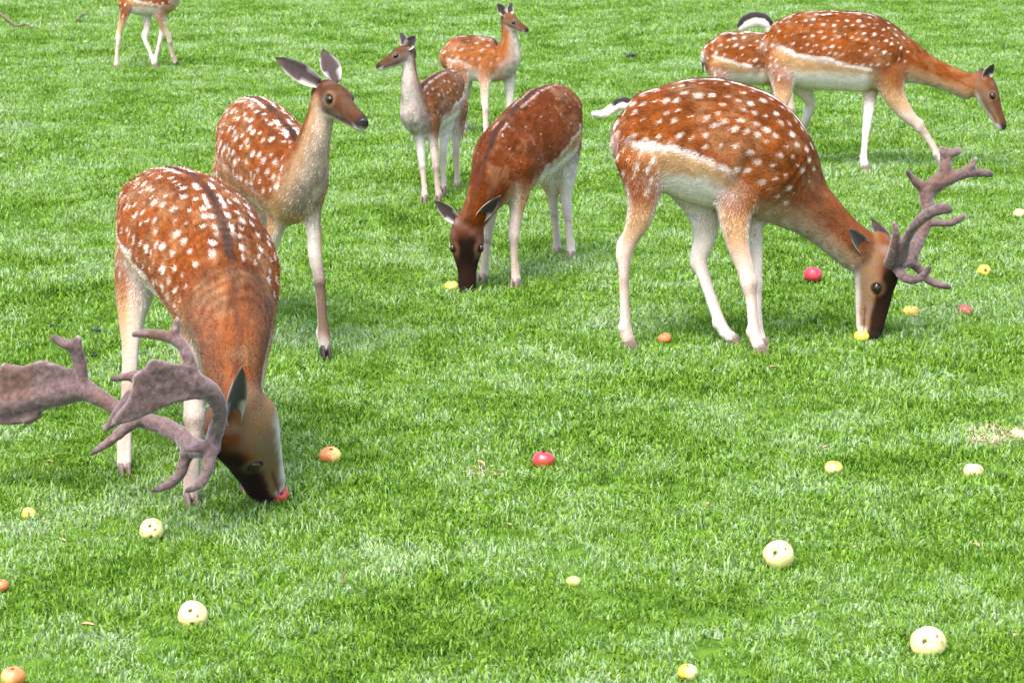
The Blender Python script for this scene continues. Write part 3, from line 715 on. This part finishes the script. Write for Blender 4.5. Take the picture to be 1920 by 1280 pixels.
# --- doe behind the left buck, head up, looking right
Y0 = gy(610, 668)
deer(dict(name='fallow_doe', label='standing spotted doe with raised head and pricked ears behind the left buck', base=gb(560, 640), front=True,
    torso=[(447, 290, Y0 + .84, 60, 38), (452, 288, Y0 + .78, 84, 50), (468, 282, Y0 + .64, 100, 66), (490, 286, Y0 + .47, 102, 76), (512, 302, Y0 + .32, 98, 76), (536, 324, Y0 + .18, 94, 68),
           (556, 334, Y0 + .07, 84, 54), (572, 318, Y0 - .01, 58, 44), (584, 280, Y0 - .06, 44, 33), (594, 245, Y0 - .09, 36, 27), (602, 214, Y0 - .10, 31, 25), (606, 190, Y0 - .11, 27, 24)],
    sh=6,
    legs=[dict(hind=1, Y=Y0 + .66, gv=592, st=[(440, 320, 42), (438, 400, 28), (436, 450, 15), (434, 500, 11), (434, 550, 10), (434, 585, 10)]),
          dict(hind=1, Y=Y0 + .70, gv=600, st=[(490, 330, 42), (486, 400, 28), (484, 450, 15), (482, 500, 11), (480, 560, 10), (480, 593, 10)]),
          dict(hind=0, Y=Y0 + .04, gv=668, hoof='dark', st=[(584, 340, 34), (585, 399, 18), (589, 440, 14), (591, 480, 13.5), (598, 520, 11), (602, 560, 10), (605, 600, 10), (607, 625, 12), (609, 652, 11)]),
          dict(hind=0, Y=Y0 + .12, gv=645, hoof='dark', st=[(535, 350, 36), (522, 410, 20), (508, 460, 14), (496, 500, 11), (484, 560, 9), (474, 600, 10), (468, 636, 10)])],
    poll=(606, 166, Y0 - .08), nose=(676, 222, Y0 - .27), up=(.1, -.1, 1), HL=.268, hk=1.0, face=.6, er=.052, mz=1.08,
    ears=[((.06, .1, .12), (515, 108, Y0 - .07), .031, (.25, -1, -.1)), ((.06, .13, -.12), (605, 91, Y0 - .0), .032, (.25, -1, 0))],
    spacing=.040, ss=1.25, seed=9, chestdark=.5, headtint=.36, hairs=70000, legdark=.9, neckgrey=.15, flank=.3, tint=(1.0, 1.0, 1)))

# --- grazing doe in the middle, face on
Yf = gy(940, 536); Yh = gy(1058, 484)
deer(dict(name='fallow_doe', label='dark brown grazing doe in the centre with lowered black face and few spots', base=gb(1000, 515), front=True,
    torso=[(1064, 236, Yh + .06, 44, 26), (1058, 232, Yh + .02, 62, 38), (1042, 232, Yh - .08, 76, 50), (1020, 243, Yh - .2, 82, 54), (996, 260, Yh - .32, 84, 57), (968, 284, Yh - .45, 80, 56),
           (940, 312, Yh - .58, 74, 56), (920, 346, Yf - .04, 52, 40), (903, 380, Yf - .08, 38, 31), (888, 408, Yf - .10, 31, 27)],
    sh=6,
    legs=[dict(hind=1, Y=Yh - .02, gv=478, st=[(1022, 270, 34), (1030, 325, 24), (1036, 365, 12), (1038, 388, 9), (1041, 420, 7.5), (1043, 445, 7.5), (1044, 470, 9)]),
          dict(hind=1, Y=Yh + .0, gv=488, st=[(1056, 270, 34), (1060, 325, 21), (1061, 365, 12), (1063, 390, 10), (1066, 420, 7.5), (1068, 450, 7.5), (1072, 478, 9)]),
          dict(hind=0, Y=Yf + .04, gv=540, st=[(968, 310, 36), (972, 365, 20), (968, 400, 13), (964, 435, 10.5), (964, 470, 7.5), (965, 500, 7.5), (968, 530, 10)]),
          dict(hind=0, Y=Yf + .06, gv=530, st=[(922, 320, 32), (922, 370, 18), (918, 410, 12), (913, 450, 9), (910, 485, 7.5), (907, 505, 8), (905, 522, 9.5)])],
    poll=(875, 412, Yf - .10), nose=(876, 543, gy(876, 549)), up=(0, -1, .1), HL=.27, hk=.95, hkw=1.38, mz=.95, mask=1, face=.99, headtint=.75,
    ears=[((.02, .02, .13), (815, 377, Yf - .10), .026, (-.2, -1, .1)), ((.02, .08, -.15), (938, 369, Yf - .22), .027, (.3, -1, -.3))],
    spacing=.07, ss=.55, spots=.5, seed=11, hairs=60000, tint=(.70, .62, .6), flank=.8, stripe=.55, flz=-.1, neckgrey=.1, rumpwhite=.1, dash=.3))

# --- fawn looking left
Yf = gy(810, 376); Yh = gy(845, 358)
deer(dict(name='fallow_fawn', label='grey brown fawn standing with raised head and looking left', base=gb(825, 368), front=True,
    torso=[(856, 178, Yh + .1, 30, 16), (851, 175, Yh + .07, 42, 22), (840, 178, Yh - .0, 48, 28), (824, 186, Yh - .1, 50, 32), (806, 198, Yh - .2, 50, 33), (790, 210, Yf + .04, 46, 30),
           (779, 208, Yf - .02, 38, 27), (774, 182, Yf - .05, 27, 22), (770, 155, Yf - .07, 20, 17), (768, 128, Yf - .07, 16, 13), (766, 106, Yf - .07, 15, 12)],
    sh=5,
    legs=[dict(hind=1, Y=Yh + .0, gv=364, st=[(836, 205, 20), (836, 240, 13), (832, 270, 8), (831, 300, 6), (831, 330, 5), (832, 356, 6)]),
          dict(hind=1, Y=Yh + .04, gv=356, st=[(858, 200, 20), (858, 235, 13), (855, 270, 8), (856, 300, 5.5), (857, 325, 5), (857, 348, 6)]),
          dict(hind=0, Y=Yf + .02, gv=380, st=[(783, 225, 20), (787, 262, 10), (790, 295, 7.5), (793, 325, 5.5), (795, 350, 5), (796, 372, 7)]),
          dict(hind=0, Y=Yf + .04, gv=377, st=[(806, 225, 20), (812, 262, 10), (815, 295, 8), (818, 325, 5.5), (820, 350, 5), (823, 370, 7)])],
    poll=(768, 94, Yf - .07), nose=(708, 124, Yf - .12), up=(-.1, .1, 1), HL=.170, hk=1.22, hkw=1.15, face=.6, er=.065, mz=1.05, et=.45,
    ears=[((.02, .1, .13), (750, 62, Yf + .0), .026, (-.6, -.8, 0)), ((.06, .1, -.13), (778, 68, Yf - .13), .028, (-.5, -1, 0))],
    tail=[(862, 165, Yh + .12, 5), (865, 200, Yh + .15, 6), (865, 235, Yh + .14, 6), (864, 262, Yh + .13, 4)], tailup=(1, .5, 0),
    spacing=.045, ss=.75, spots=.45, seed=13, hairs=36000, dash=.3, tint=(.85, 1.25, 2.8), neckgrey=.6, headtint=.55, legdark=.45, chestdark=.3, vox=.006, flank=.9, smooth=9))

# --- fawn behind, looking right
Yf = gy(912, 256)
deer(dict(name='fallow_fawn', label='pale spotted fawn behind the dark doe with raised head looking right', base=gb(890, 256),
    torso=[(838, 108, Yf + .08, 22, 18), (845, 108, Yf + .08, 34, 25), (864, 108, Yf + .06, 41, 30), (888, 109, Yf + .04, 43, 32), (912, 112, Yf + .02, 43, 32), (934, 112, Yf, 40, 28),
           (950, 104, Yf - .02, 30, 22), (955, 84, Yf - .03, 19, 16), (955, 64, Yf - .03, 15, 13), (953, 46, Yf - .03, 13, 12)],
    sh=5,
    legs=[dict(hind=1, Y=Yf + .0, gv=258, st=[(862, 125, 24), (868, 150, 14), (864, 175, 8), (860, 195, 6), (862, 225, 5), (866, 252, 6)]),
          dict(hind=1, Y=Yf + .12, gv=248, st=[(870, 125, 22), (874, 150, 13), (874, 175, 8), (870, 200, 6), (872, 225, 5), (874, 244, 6)]),
          dict(hind=0, Y=Yf - .04, gv=262, st=[(912, 122, 22), (909, 155, 11), (909, 185, 7.5), (910, 210, 6), (911, 235, 5), (912, 256, 6)]),
          dict(hind=0, Y=Yf + .05, gv=256, st=[(950, 122, 20), (955, 155, 11), (956, 185, 7.5), (956, 210, 6), (957, 235, 5), (958, 250, 6)])],
    poll=(948, 32, Yf - .03), nose=(994, 60, Yf - .12), up=(.2, -.1, 1), HL=.160, hk=1.25, hkw=1.15, face=.6, er=.07, mz=1.08, et=.45,
    ears=[((.02, .1, .13), (933, 7, Yf - .06), .025, (.3, -1, 0)), ((.02, .1, -.13), (960, 5, Yf + .03), .021, (.5, -1, 0))],
    spacing=.045, ss=.9, spots=.65, seed=15, hairs=36000, dash=.4, tint=(1.3, 1.7, 3.2), neckgrey=.6, headtint=.6, vox=.007, flank=.9, rumpwhite=.2, smooth=9))

# --- walking doe at the back right
Yc = gy(1600, 312)
deer(dict(name='fallow_doe', label='spotted doe walking right with lowered neck beyond the right buck', base=gb(1600, 312),
    torso=[(1440, 85, Yc, 26, 20), (1452, 86, Yc, 48, 34), (1480, 90, Yc, 66, 46), (1525, 94, Yc, 74, 52), (1575, 96, Yc, 75, 54), (1625, 100, Yc, 74, 52), (1668, 108, Yc, 60, 42),
           (1705, 118, Yc, 40, 28), (1745, 135, Yc, 28, 21), (1785, 150, Yc, 24, 18), (1818, 164, Yc, 25, 18)],
    sh=6,
    legs=[dict(hind=1, Y=Yc - .05, gv=322, st=[(1466, 112, 36), (1468, 165, 21), (1464, 200, 12), (1455, 225, 9), (1456, 260, 7), (1460, 290, 7), (1464, 314, 8)]),
          dict(hind=1, Y=Yc + .06, gv=300, st=[(1490, 130, 34), (1508, 170, 17), (1520, 196, 9), (1514, 220, 8), (1500, 248, 6), (1490, 275, 6), (1482, 293, 8)]),
          dict(hind=0, Y=Yc + .06, gv=323, st=[(1640, 130, 34), (1632, 175, 15), (1629, 205, 11), (1625, 235, 8.5), (1622, 265, 6.5), (1620, 290, 6.5), (1621, 314, 8)]),
          dict(hind=0, Y=Yc - .06, gv=316, st=[(1665, 130, 36), (1676, 178, 22), (1698, 212, 15), (1722, 236, 10), (1742, 262, 7), (1757, 288, 7), (1768, 308, 8)])],
    poll=(1842, 146, Yc), nose=(1884, 238, Yc - .07), up=(1, -.2, .5), hk=1.08, hkw=1.15, face=.6, headtint=.7, er=.055,
    ears=[((.03, .05, .1), (1864, 121, Yc - .07), .028, (.4, -1, .2)), ((.03, .1, -.1), (1836, 128, Yc + .1), .022, (-.2, -1, .2))],
    tail=[(1444, 60, Yc, 7), (1438, 44, Yc, 12), (1421, 37, Yc, 14), (1402, 41, Yc, 14), (1388, 52, Yc, 9)], tailup=(.3, 0, 1),
    spacing=.038, ss=.8, seed=17, hairs=50000, neckgrey=.1, smooth=12, dash=.6))

# --- young deer behind the walking doe
Yc = gy(1400, 262)
deer(dict(name='fallow_fawn', label='young spotted deer mostly hidden behind the walking doe, only its hindquarters showing', base=gb(1400, 262),
    torso=[(1330, 102, Yc, 24, 20), (1338, 104, Yc, 38, 28), (1358, 106, Yc, 46, 34), (1390, 108, Yc, 50, 37), (1425, 110, Yc, 50, 37), (1458, 112, Yc, 46, 34),
           (1485, 108, Yc, 32, 25), (1505, 98, Yc, 24, 19), (1524, 90, Yc, 20, 16)],
    sh=5,
    legs=[dict(hind=1, Y=Yc - .04, gv=266, st=[(1352, 125, 28), (1352, 160, 17), (1344, 190, 9), (1344, 220, 6), (1346, 258, 7)]),
          dict(hind=1, Y=Yc + .05, gv=258, st=[(1362, 125, 26), (1366, 160, 17), (1360, 190, 9), (1360, 220, 6), (1362, 250, 7)]),
          dict(hind=0, Y=Yc - .04, gv=266, st=[(1462, 125, 26), (1472, 160, 14), (1480, 190, 9), (1482, 215, 8), (1480, 240, 6), (1480, 258, 7)]),
          dict(hind=0, Y=Yc + .05, gv=258, st=[(1455, 125, 26), (1455, 160, 13), (1456, 190, 8), (1456, 215, 6), (1456, 250, 7)])],
    poll=(1535, 84, Yc), nose=(1572, 112, Yc - .03), up=(.3, 0, 1), HL=.18, face=.4,
    ears=[((.03, .05, -.1), (1522, 66, Yc - .05), .017, (.4, -1, .2)), ((.03, .05, .1), (1535, 66, Yc + .08), .017, (.2, -1, .2))],
    tail=[(1326, 84, Yc, 4), (1321, 98, Yc, 4), (1320, 115, Yc, 5), (1321, 134, Yc, 3)], tailup=(-1, 0, 0),
    spacing=.04, ss=.9, seed=19, hairs=30000, vox=.008, smooth=9, rumpwhite=1.0))

# --- fawn cut by the top edge
Yc = gy(280, 127)
deer(dict(name='fallow_fawn', label='long legged fawn walking right at the top left, body cut off by the photo edge', base=gb(280, 127),
    torso=[(232, -4, Yc, 18, 14), (238, -4, Yc, 26, 19), (252, -4, Yc, 31, 23), (268, -3, Yc, 31, 24), (285, -3, Yc, 32, 24), (302, -2, Yc, 31, 22), (316, -3, Yc, 24, 17),
           (326, -14, Yc - .02, 15, 12), (332, -30, Yc - .03, 11, 10), (335, -44, Yc - .03, 10, 9)],
    sh=6,
    legs=[dict(hind=1, Y=Yc - .04, gv=131, st=[(238, 8, 18), (234, 25, 9.5), (228, 45, 6.5), (223, 62, 4.5), (222, 74, 4.5), (220, 92, 3.6), (219, 110, 3.6), (218, 124, 4.5)]),
          dict(hind=1, Y=Yc + .05, gv=128, st=[(266, 8, 15), (276, 35, 8), (275, 55, 6), (272, 74, 5), (279, 92, 4), (285, 108, 3.6), (289, 122, 4.5)]),
          dict(hind=0, Y=Yc - .03, gv=126, hoof='dark', st=[(298, 10, 17), (300, 32, 9.5), (307, 52, 6.5), (316, 70, 5), (320, 88, 4), (325, 105, 4), (329, 118, 4.8)]),
          dict(hind=0, Y=Yc + .04, gv=128, st=[(308, 10, 14), (306, 35, 7), (303, 60, 5), (299, 80, 4), (294, 100, 3.6), (290, 122, 4.5)])],
    poll=(334, -60, Yc - .03), nose=(368, -38, Yc - .08), up=(.3, 0, 1), HL=.18, face=.3,
    ears=[((.03, .05, -.1), (322, -82, Yc - .05), .016, (.4, -1, .2)), ((.03, .05, .1), (338, -84, Yc + .08), .016, (.2, -1, .2))],
    spacing=.045, ss=.8, seed=21, hairs=26000, vox=.006, smooth=6, neckgrey=.8, legdark=.3, hairw=1.2))

# ------------------------------------------------------------------ apples
PALE = (.66, .60, .27); YEL = (.62, .50, .04); RED = (.40, .012, .018); ORG = (.62, .17, .05); GRN = (.50, .52, .10)
def apple(u, v, wpx, base, blush, amount, label, calyx=None, marks=(), stem=False, seed=0, sink=.35):
    g = G(u, v + wpx * .28); r = wpx / 2 * mpp(u, v, g[1]); rg = np.random.default_rng(seed)
    cz = r * (.92 - sink)
    root_p = np.array([g[0], g[1], 0.0])
    nu, nv = 26, 36; V = []
    # axis: the dimple looks along cal
    cal = nrm(np.array(calyx if calyx else (rg.uniform(-.6, .6), -.3, .8)))
    e1 = nrm(np.cross(cal, [.3, .9, .1])); e2 = np.cross(cal, e1)
    lob = rg.uniform(0, 6.28)
    for i in range(nu + 1):
        th = math.pi * i / nu
        for j in range(nv):
            ph = 2 * math.pi * j / nv
            rr_ = r * (1 - .30 * math.exp(-(th / .30) ** 2) - .22 * math.exp(-((math.pi - th) / .35) ** 2)) * (1 + .02 * math.cos(5 * ph + lob) * math.cos(th) + .015 * math.cos(ph + lob))
            n = cal * math.cos(th) * .93 + (e1 * math.cos(ph) + e2 * math.sin(ph)) * math.sin(th) * (1.02 + .05 * math.cos(th))
            V.append(n * rr_)
    V = np.array(V); V = V * (1 + ((noise(nrm(V) + seed * 3, 1.6) - .5) * .10 + (noise(nrm(V) + seed, 4) - .5) * .03))[:, None]; V[:, 2] *= .95
    Fs = [(i * nv + j, i * nv + (j + 1) % nv, (i + 1) * nv + (j + 1) % nv, (i + 1) * nv + j) for i in range(nu) for j in range(nv)]
    N_ = nrm(V); bd = nrm(rg.normal(0, 1, 3) + np.array([0, -.5, .6]))
    k = np.tile(np.array(base), (len(V), 1)) * (1 + (noise(N_ * 1 + seed, 3) - .5)[:, None] * .25)
    k = mix(k, np.array(YEL) * .95 + .02, .45 * sm(N_ @ np.array([0, 0, 1.]), .1, -.7) + .1)
    f = np.clip(sm(N_ @ bd + (noise(N_ + seed, 6) - .5) * .9, .6 - 1.6 * amount, 1.1 - 1.6 * amount) * .9, 0, 1) if amount > 0 else np.zeros(len(V))
    k = mix(k, np.array(blush), f)
    k = mix(k, np.minimum(k * 1.4 + .05, .9), sm(noise(N_ + 7, 22), .68, .82) * .4)
    for q_ in range(5):
        c = nrm(rg.normal(0, 1, 3) + [0, -.6, .4]); k = mix(k, np.array([.22, .13, .045]), (1 - sm(np.linalg.norm(N_ - c, axis=1) + (noise(N_ + 2, 9) - .5) * .3, .02, rg.uniform(.08, .3))) * .75)
    for (mx, my, mz, mr) in marks:
        c = nrm([mx, my, mz]); k = mix(k, np.array([.10, .055, .02]), 1 - sm(np.linalg.norm(N_ - c, axis=1) + (noise(N_, 14) - .5) * .1, mr * .6, mr))
    o = mesh_obj('apple', V, Fs, M_apple, None, np.clip(k, 0, 1)); o.location = root_p + np.array([0, 0, cz])
    tag(o, label, 'apple', 'fallen apples on the lawn')
    cv = []; cf = []
    if stem:
        ch = Chain('s', np.array([cal * r * .55, cal * r * .85, cal * r * 1.08 + e1 * r * .1]), [r * .05] * 3, [r * .05] * 3, up=e1, sub=3); cv, cf = ch.mesh(6)
        c = mesh_obj('stem', cv, cf, M_stem, None)
    else:
        for q in range(7):
            a = q * 6.283 / 7; d1 = e1 * math.cos(a) + e2 * math.sin(a); d2 = e1 * math.cos(a + .4) + e2 * math.sin(a + .4)
            b_ = len(cv); cv += [cal * r * .66, cal * r * .74 + d1 * r * .15, cal * r * .74 + d2 * r * .15, cal * r * .83 + (d1 + d2) * r * .05]
            cf += [(b_, b_ + 1, b_ + 3), (b_, b_ + 3, b_ + 2), (b_, b_ + 2, b_ + 1), (b_ + 1, b_ + 2, b_ + 3)]
        c = mesh_obj('calyx', np.array(cv), cf, M_calyx, None)
    c.parent = o
    return o
UL = (-.3, -.55, .85)
apple(285, 993, 46, PALE, YEL, .0, 'pale yellow apple lying in front of the left buck, nearest its white forefoot', (-.1, -.75, .7), [(.35, -.8, .25, .16), (.05, -.9, -.25, .22), (.6, -.7, -.2, .12)], seed=1)
apple(362, 1152, 55, PALE, YEL, .0, 'big pale yellow apple in the bottom left, directly below the left buck', (-.15, -.75, .7), [(.4, -.8, .2, .15), (.05, -.9, -.3, .2), (.6, -.7, -.2, .12)], seed=2)
apple(620, 855, 41, (.74, .5, .15), ORG, .62, 'yellow and orange red apple to the right of the left buck\'s muzzle', (.1, -.2, .9), [(.7, -.6, -.3, .2)], seed=3)
apple(1019, 863, 41, RED, (.55, .03, .05), .8, 'deep red apple alone in the middle foreground', (0, .1, 1), stem=True, seed=4)
apple(524, 932, 36, RED, (.5, .03, .04), .7, 'red apple touching the muzzle of the left buck', (.3, -.7, .3), [], seed=5, sink=.0)
apple(847, 538, 27, YEL, GRN, .3, 'yellow apple beside the dark muzzle of the central doe', (0, 0, 1), seed=6)
apple(1524, 518, 34, RED, (.58, .03, .07), .8, 'bright pinkish red apple on the lawn under the right buck\'s neck', (.1, 0, 1), seed=7, sink=.15)
apple(1246, 635, 25, (.6, .3, .08), ORG, .9, 'small orange red apple between the right buck\'s legs', (-.4, 0, 1), seed=8)
apple(1708, 586, 30, YEL, (.75, .32, .06), .35, 'yellow orange apple just right of the right buck\'s face', (0, 0, 1), seed=9)
apple(1810, 583, 27, (.55, .2, .06), (.42, .06, .05), .7, 'orange red apple on the right, under the lower antler tine', (.5, 0, 1), seed=10)
apple(1845, 508, 25, YEL, GRN, .2, 'small yellow apple with a dark hole near the right edge', (.1, -.9, .4), [(.15, -.9, .2, .4)], seed=11)
apple(1911, 401, 22, PALE, YEL, .1, 'pale apple farthest back, at the right edge of the lawn', (0, 0, 1), seed=12)
apple(1615, 634, 29, (.78, .70, .05), YEL, .1, 'bright yellow apple under the mouth of the right buck', (0, 0, 1), seed=13, sink=.2)
apple(1563, 878, 34, YEL, PALE, .4, 'small yellow apple with a dark underside in the right foreground', (.1, 0, 1), [(-.3, -.8, -.35, .25), (.7, -.6, 0, .16)], seed=14)
apple(1825, 882, 38, PALE, YEL, .0, 'whitish yellow apple half sunk in grass below the bare patch', (0, .2, 1), seed=15, sink=.45)
apple(1911, 816, 30, PALE, ORG, .15, 'cream apple at the right edge lying against the bare patch', (0, .2, 1), seed=16)
apple(1460, 1040, 58, PALE, YEL, .0, 'large pale apple with brown pits, upper of the two large pale ones at right', (-.45, -.8, .45), [(-.5, -.8, .15, .15), (.35, -.6, .6, .13), (-.2, -.7, .6, .1)], seed=17)
apple(1740, 1205, 66, PALE, YEL, .0, 'largest pale apple in the bottom right corner area', (-.45, -.8, .45), [(-.5, -.8, .15, .15), (.35, -.6, .6, .13), (-.2, -.7, .6, .1)], seed=18)
apple(1289, 1260, 37, YEL, PALE, .5, 'small pale yellow apple at the bottom edge, right of the middle', (0, 0, 1), [(-.3, -.8, -.35, .25), (.7, -.6, 0, .16)], seed=19)
apple(25, 1274, 45, (.65, .35, .12), ORG, .75, 'orange red apple in the bottom left corner, cut by the frame', (0, 0, 1), [(-.1, -.8, .3, .1)], seed=20, sink=.1)
apple(3, 1097, 28, (.6, .35, .15), ORG, .8, 'small orange apple on the left edge of the frame', (0, 0, 1), seed=21)
apple(54, 963, 26, (.6, .6, .12), YEL, .2, 'small greenish yellow apple with a dark hollow at the left edge', (.2, -.8, .2), [(.3, -.9, -.1, .38)], seed=22)
apple(1075, 1084, 27, (.5, .5, .15), YEL, .1, 'dull greenish apple half buried in the grass of the centre foreground', (0, 0, 1), seed=23, sink=.85)

# ------------------------------------------------------------------ small litter on the lawn
def twig(pxs, r, label, seed):
    p = np.array([G(u, v) for u, v in pxs]); p[:, 2] = .03
    p += np.random.default_rng(seed).normal(0, .006, p.shape)
    ch = Chain('t', p - p[0], np.linspace(r, r * .5, len(p)), np.linspace(r, r * .5, len(p)), up=(0, 0, 1), sub=4)
    v, f = ch.mesh(8); o = mesh_obj('twig', v, f, M_twig); o.location = p[0]; tag(o, label, 'twig'); return o
twig([(0, 33), (16, 44), (32, 56), (48, 54), (62, 58)], .012, 'forked brown twig lying in the grass at the upper left corner', 1)
twig([(145, 44), (155, 38), (166, 33)], .010, 'short dark twig left of the fawn at the top', 2)
twig([(637, 1096), (645, 1103), (653, 1111)], .0035, 'small pale straw stalk in the lower foreground grass', 3)
def dropping(u, v, w, label, seed):
    g = G(u, v); m = mpp(u, v, g[1]) * w / 2; rg = np.random.default_rng(seed); parts = []
    for q in range(4):
        c = rg.normal(0, m * .5, 3); c[2] = abs(c[2]) * .3 + .022; a = rg.uniform(0, 6.28); dd = np.array([math.cos(a), math.sin(a), .1]) * m * .5
        parts.append(Chain('d', np.array([c - dd, c, c + dd]), [m * .2, m * .36, m * .22], [m * .2, m * .36, m * .22], up=(0, .1, 1), sub=3).mesh(8))
    v_, f_ = soup(parts); o = mesh_obj('dropping', v_, f_, M_dung); o.location = (g[0], g[1], 0); tag(o, label, 'dropping', 'dark droppings in the grass')
dropping(180, 631, 20, 'larger dark dropping in the grass left of the left buck\'s hind leg', 1)
dropping(172, 679, 14, 'small dark dropping just above the upturned left antler tine', 2)
dropping(98, 622, 10, 'tiny dark dropping at the tip of the far antler tine', 3)
dropping(1187, 112, 20, 'dark dropping in the far grass between the central doe and the right deer', 4)
def leaf(u, v, w, label, seed, up=.03):
    g = G(u, v); m = mpp(u, v, g[1]) * w / 2; rg = np.random.default_rng(seed); V = []; n = 7
    a0 = rg.uniform(0, 3.14)
    for i in range(n):
        s = i / (n - 1); hw = math.sin(math.pi * min(max(s, .04), .97)) * .5 * (1 + rg.uniform(-.15, .15))
        for q in (-1, 0, 1):
            x, y = (s * 2 - 1) * m, q * hw * m; V.append((x * math.cos(a0) - y * math.sin(a0), x * math.sin(a0) + y * math.cos(a0), up + abs(q) * m * .25 + math.sin(s * 3) * m * .2))
    Fs = [(i * 3 + q, i * 3 + q + 1, i * 3 + q + 4, i * 3 + q + 3) for i in range(n - 1) for q in (0, 1)]
    V = np.array(V); nn = len(V); V2 = np.vstack([V, V - [0, 0, .0012]]); Fs += [tuple(nn + k for k in reversed(f)) for f in Fs]
    o = mesh_obj('dead_leaf', V2, Fs, M_leaf); o.location = (g[0], g[1], 0); tag(o, label, 'leaf', 'dry leaves in the grass')
for i, (u, v, w, lb) in enumerate([
    (900, 888, 22, 'curled brown leaf to the left of the deep red middle apple'),
    (1325, 966, 16, 'pale dry leaf between the red middle apple and the large pale apple'),
    (1548, 858, 16, 'tan leaf just above the small yellow apple at right'),
    (1450, 706, 16, 'dry leaf below the right buck\'s front hoof'),
    (165, 1197, 26, 'brown leaf left of the big pale apple in the lower left'),
    (118, 1036, 18, 'dull leaf left of the pale apple below the left buck'),
    (1600, 1048, 14, 'small reddish leaf right of the upper large pale apple'),
    (1830, 1045, 20, 'grey brown leaf near the right edge in the lower lawn'),
    (1903, 1216, 18, 'reddish leaf at the lower right edge beside the largest pale apple'),
    (955, 1006, 14, 'pale leaf scrap in the centre foreground grass'),
    (93, 886, 16, 'brown leaf scrap left of the left buck\'s hind hoof')]): leaf(u, v, w, lb, i)
# straw over the bare patches
V = []; Fs = []
for c, r in bare:
    for q in range(240 if c[0] > 1 else 45):
        a = random.uniform(0, 6.283); rr_ = r * math.sqrt(random.random()) * 1.1; x, y = c[0] + rr_ * 1.5 * math.cos(a), c[1] + rr_ * 2 * math.sin(a)
        d = random.uniform(0, 6.283); l = random.uniform(.015, .035); w = .002; z = random.uniform(.004, .02); o = len(V)
        V += [(x - math.sin(d) * w, y + math.cos(d) * w, z), (x + math.sin(d) * w, y - math.cos(d) * w, z), (x + math.cos(d) * l, y + math.sin(d) * l, z + random.uniform(0, .012))]; Fs.append((o, o + 1, o + 2))
M_straw = plain('dry_straw', (.60, .42, .28), .8, .2, 40, .4)
st = mesh_obj('dry_grass', np.array(V), Fs, M_straw, smooth=False); tag(st, 'patch of dry pale straw in the lawn by the right edge', 'dry grass', kind='stuff')

S.render.resolution_x = 1024; S.render.resolution_y = 682
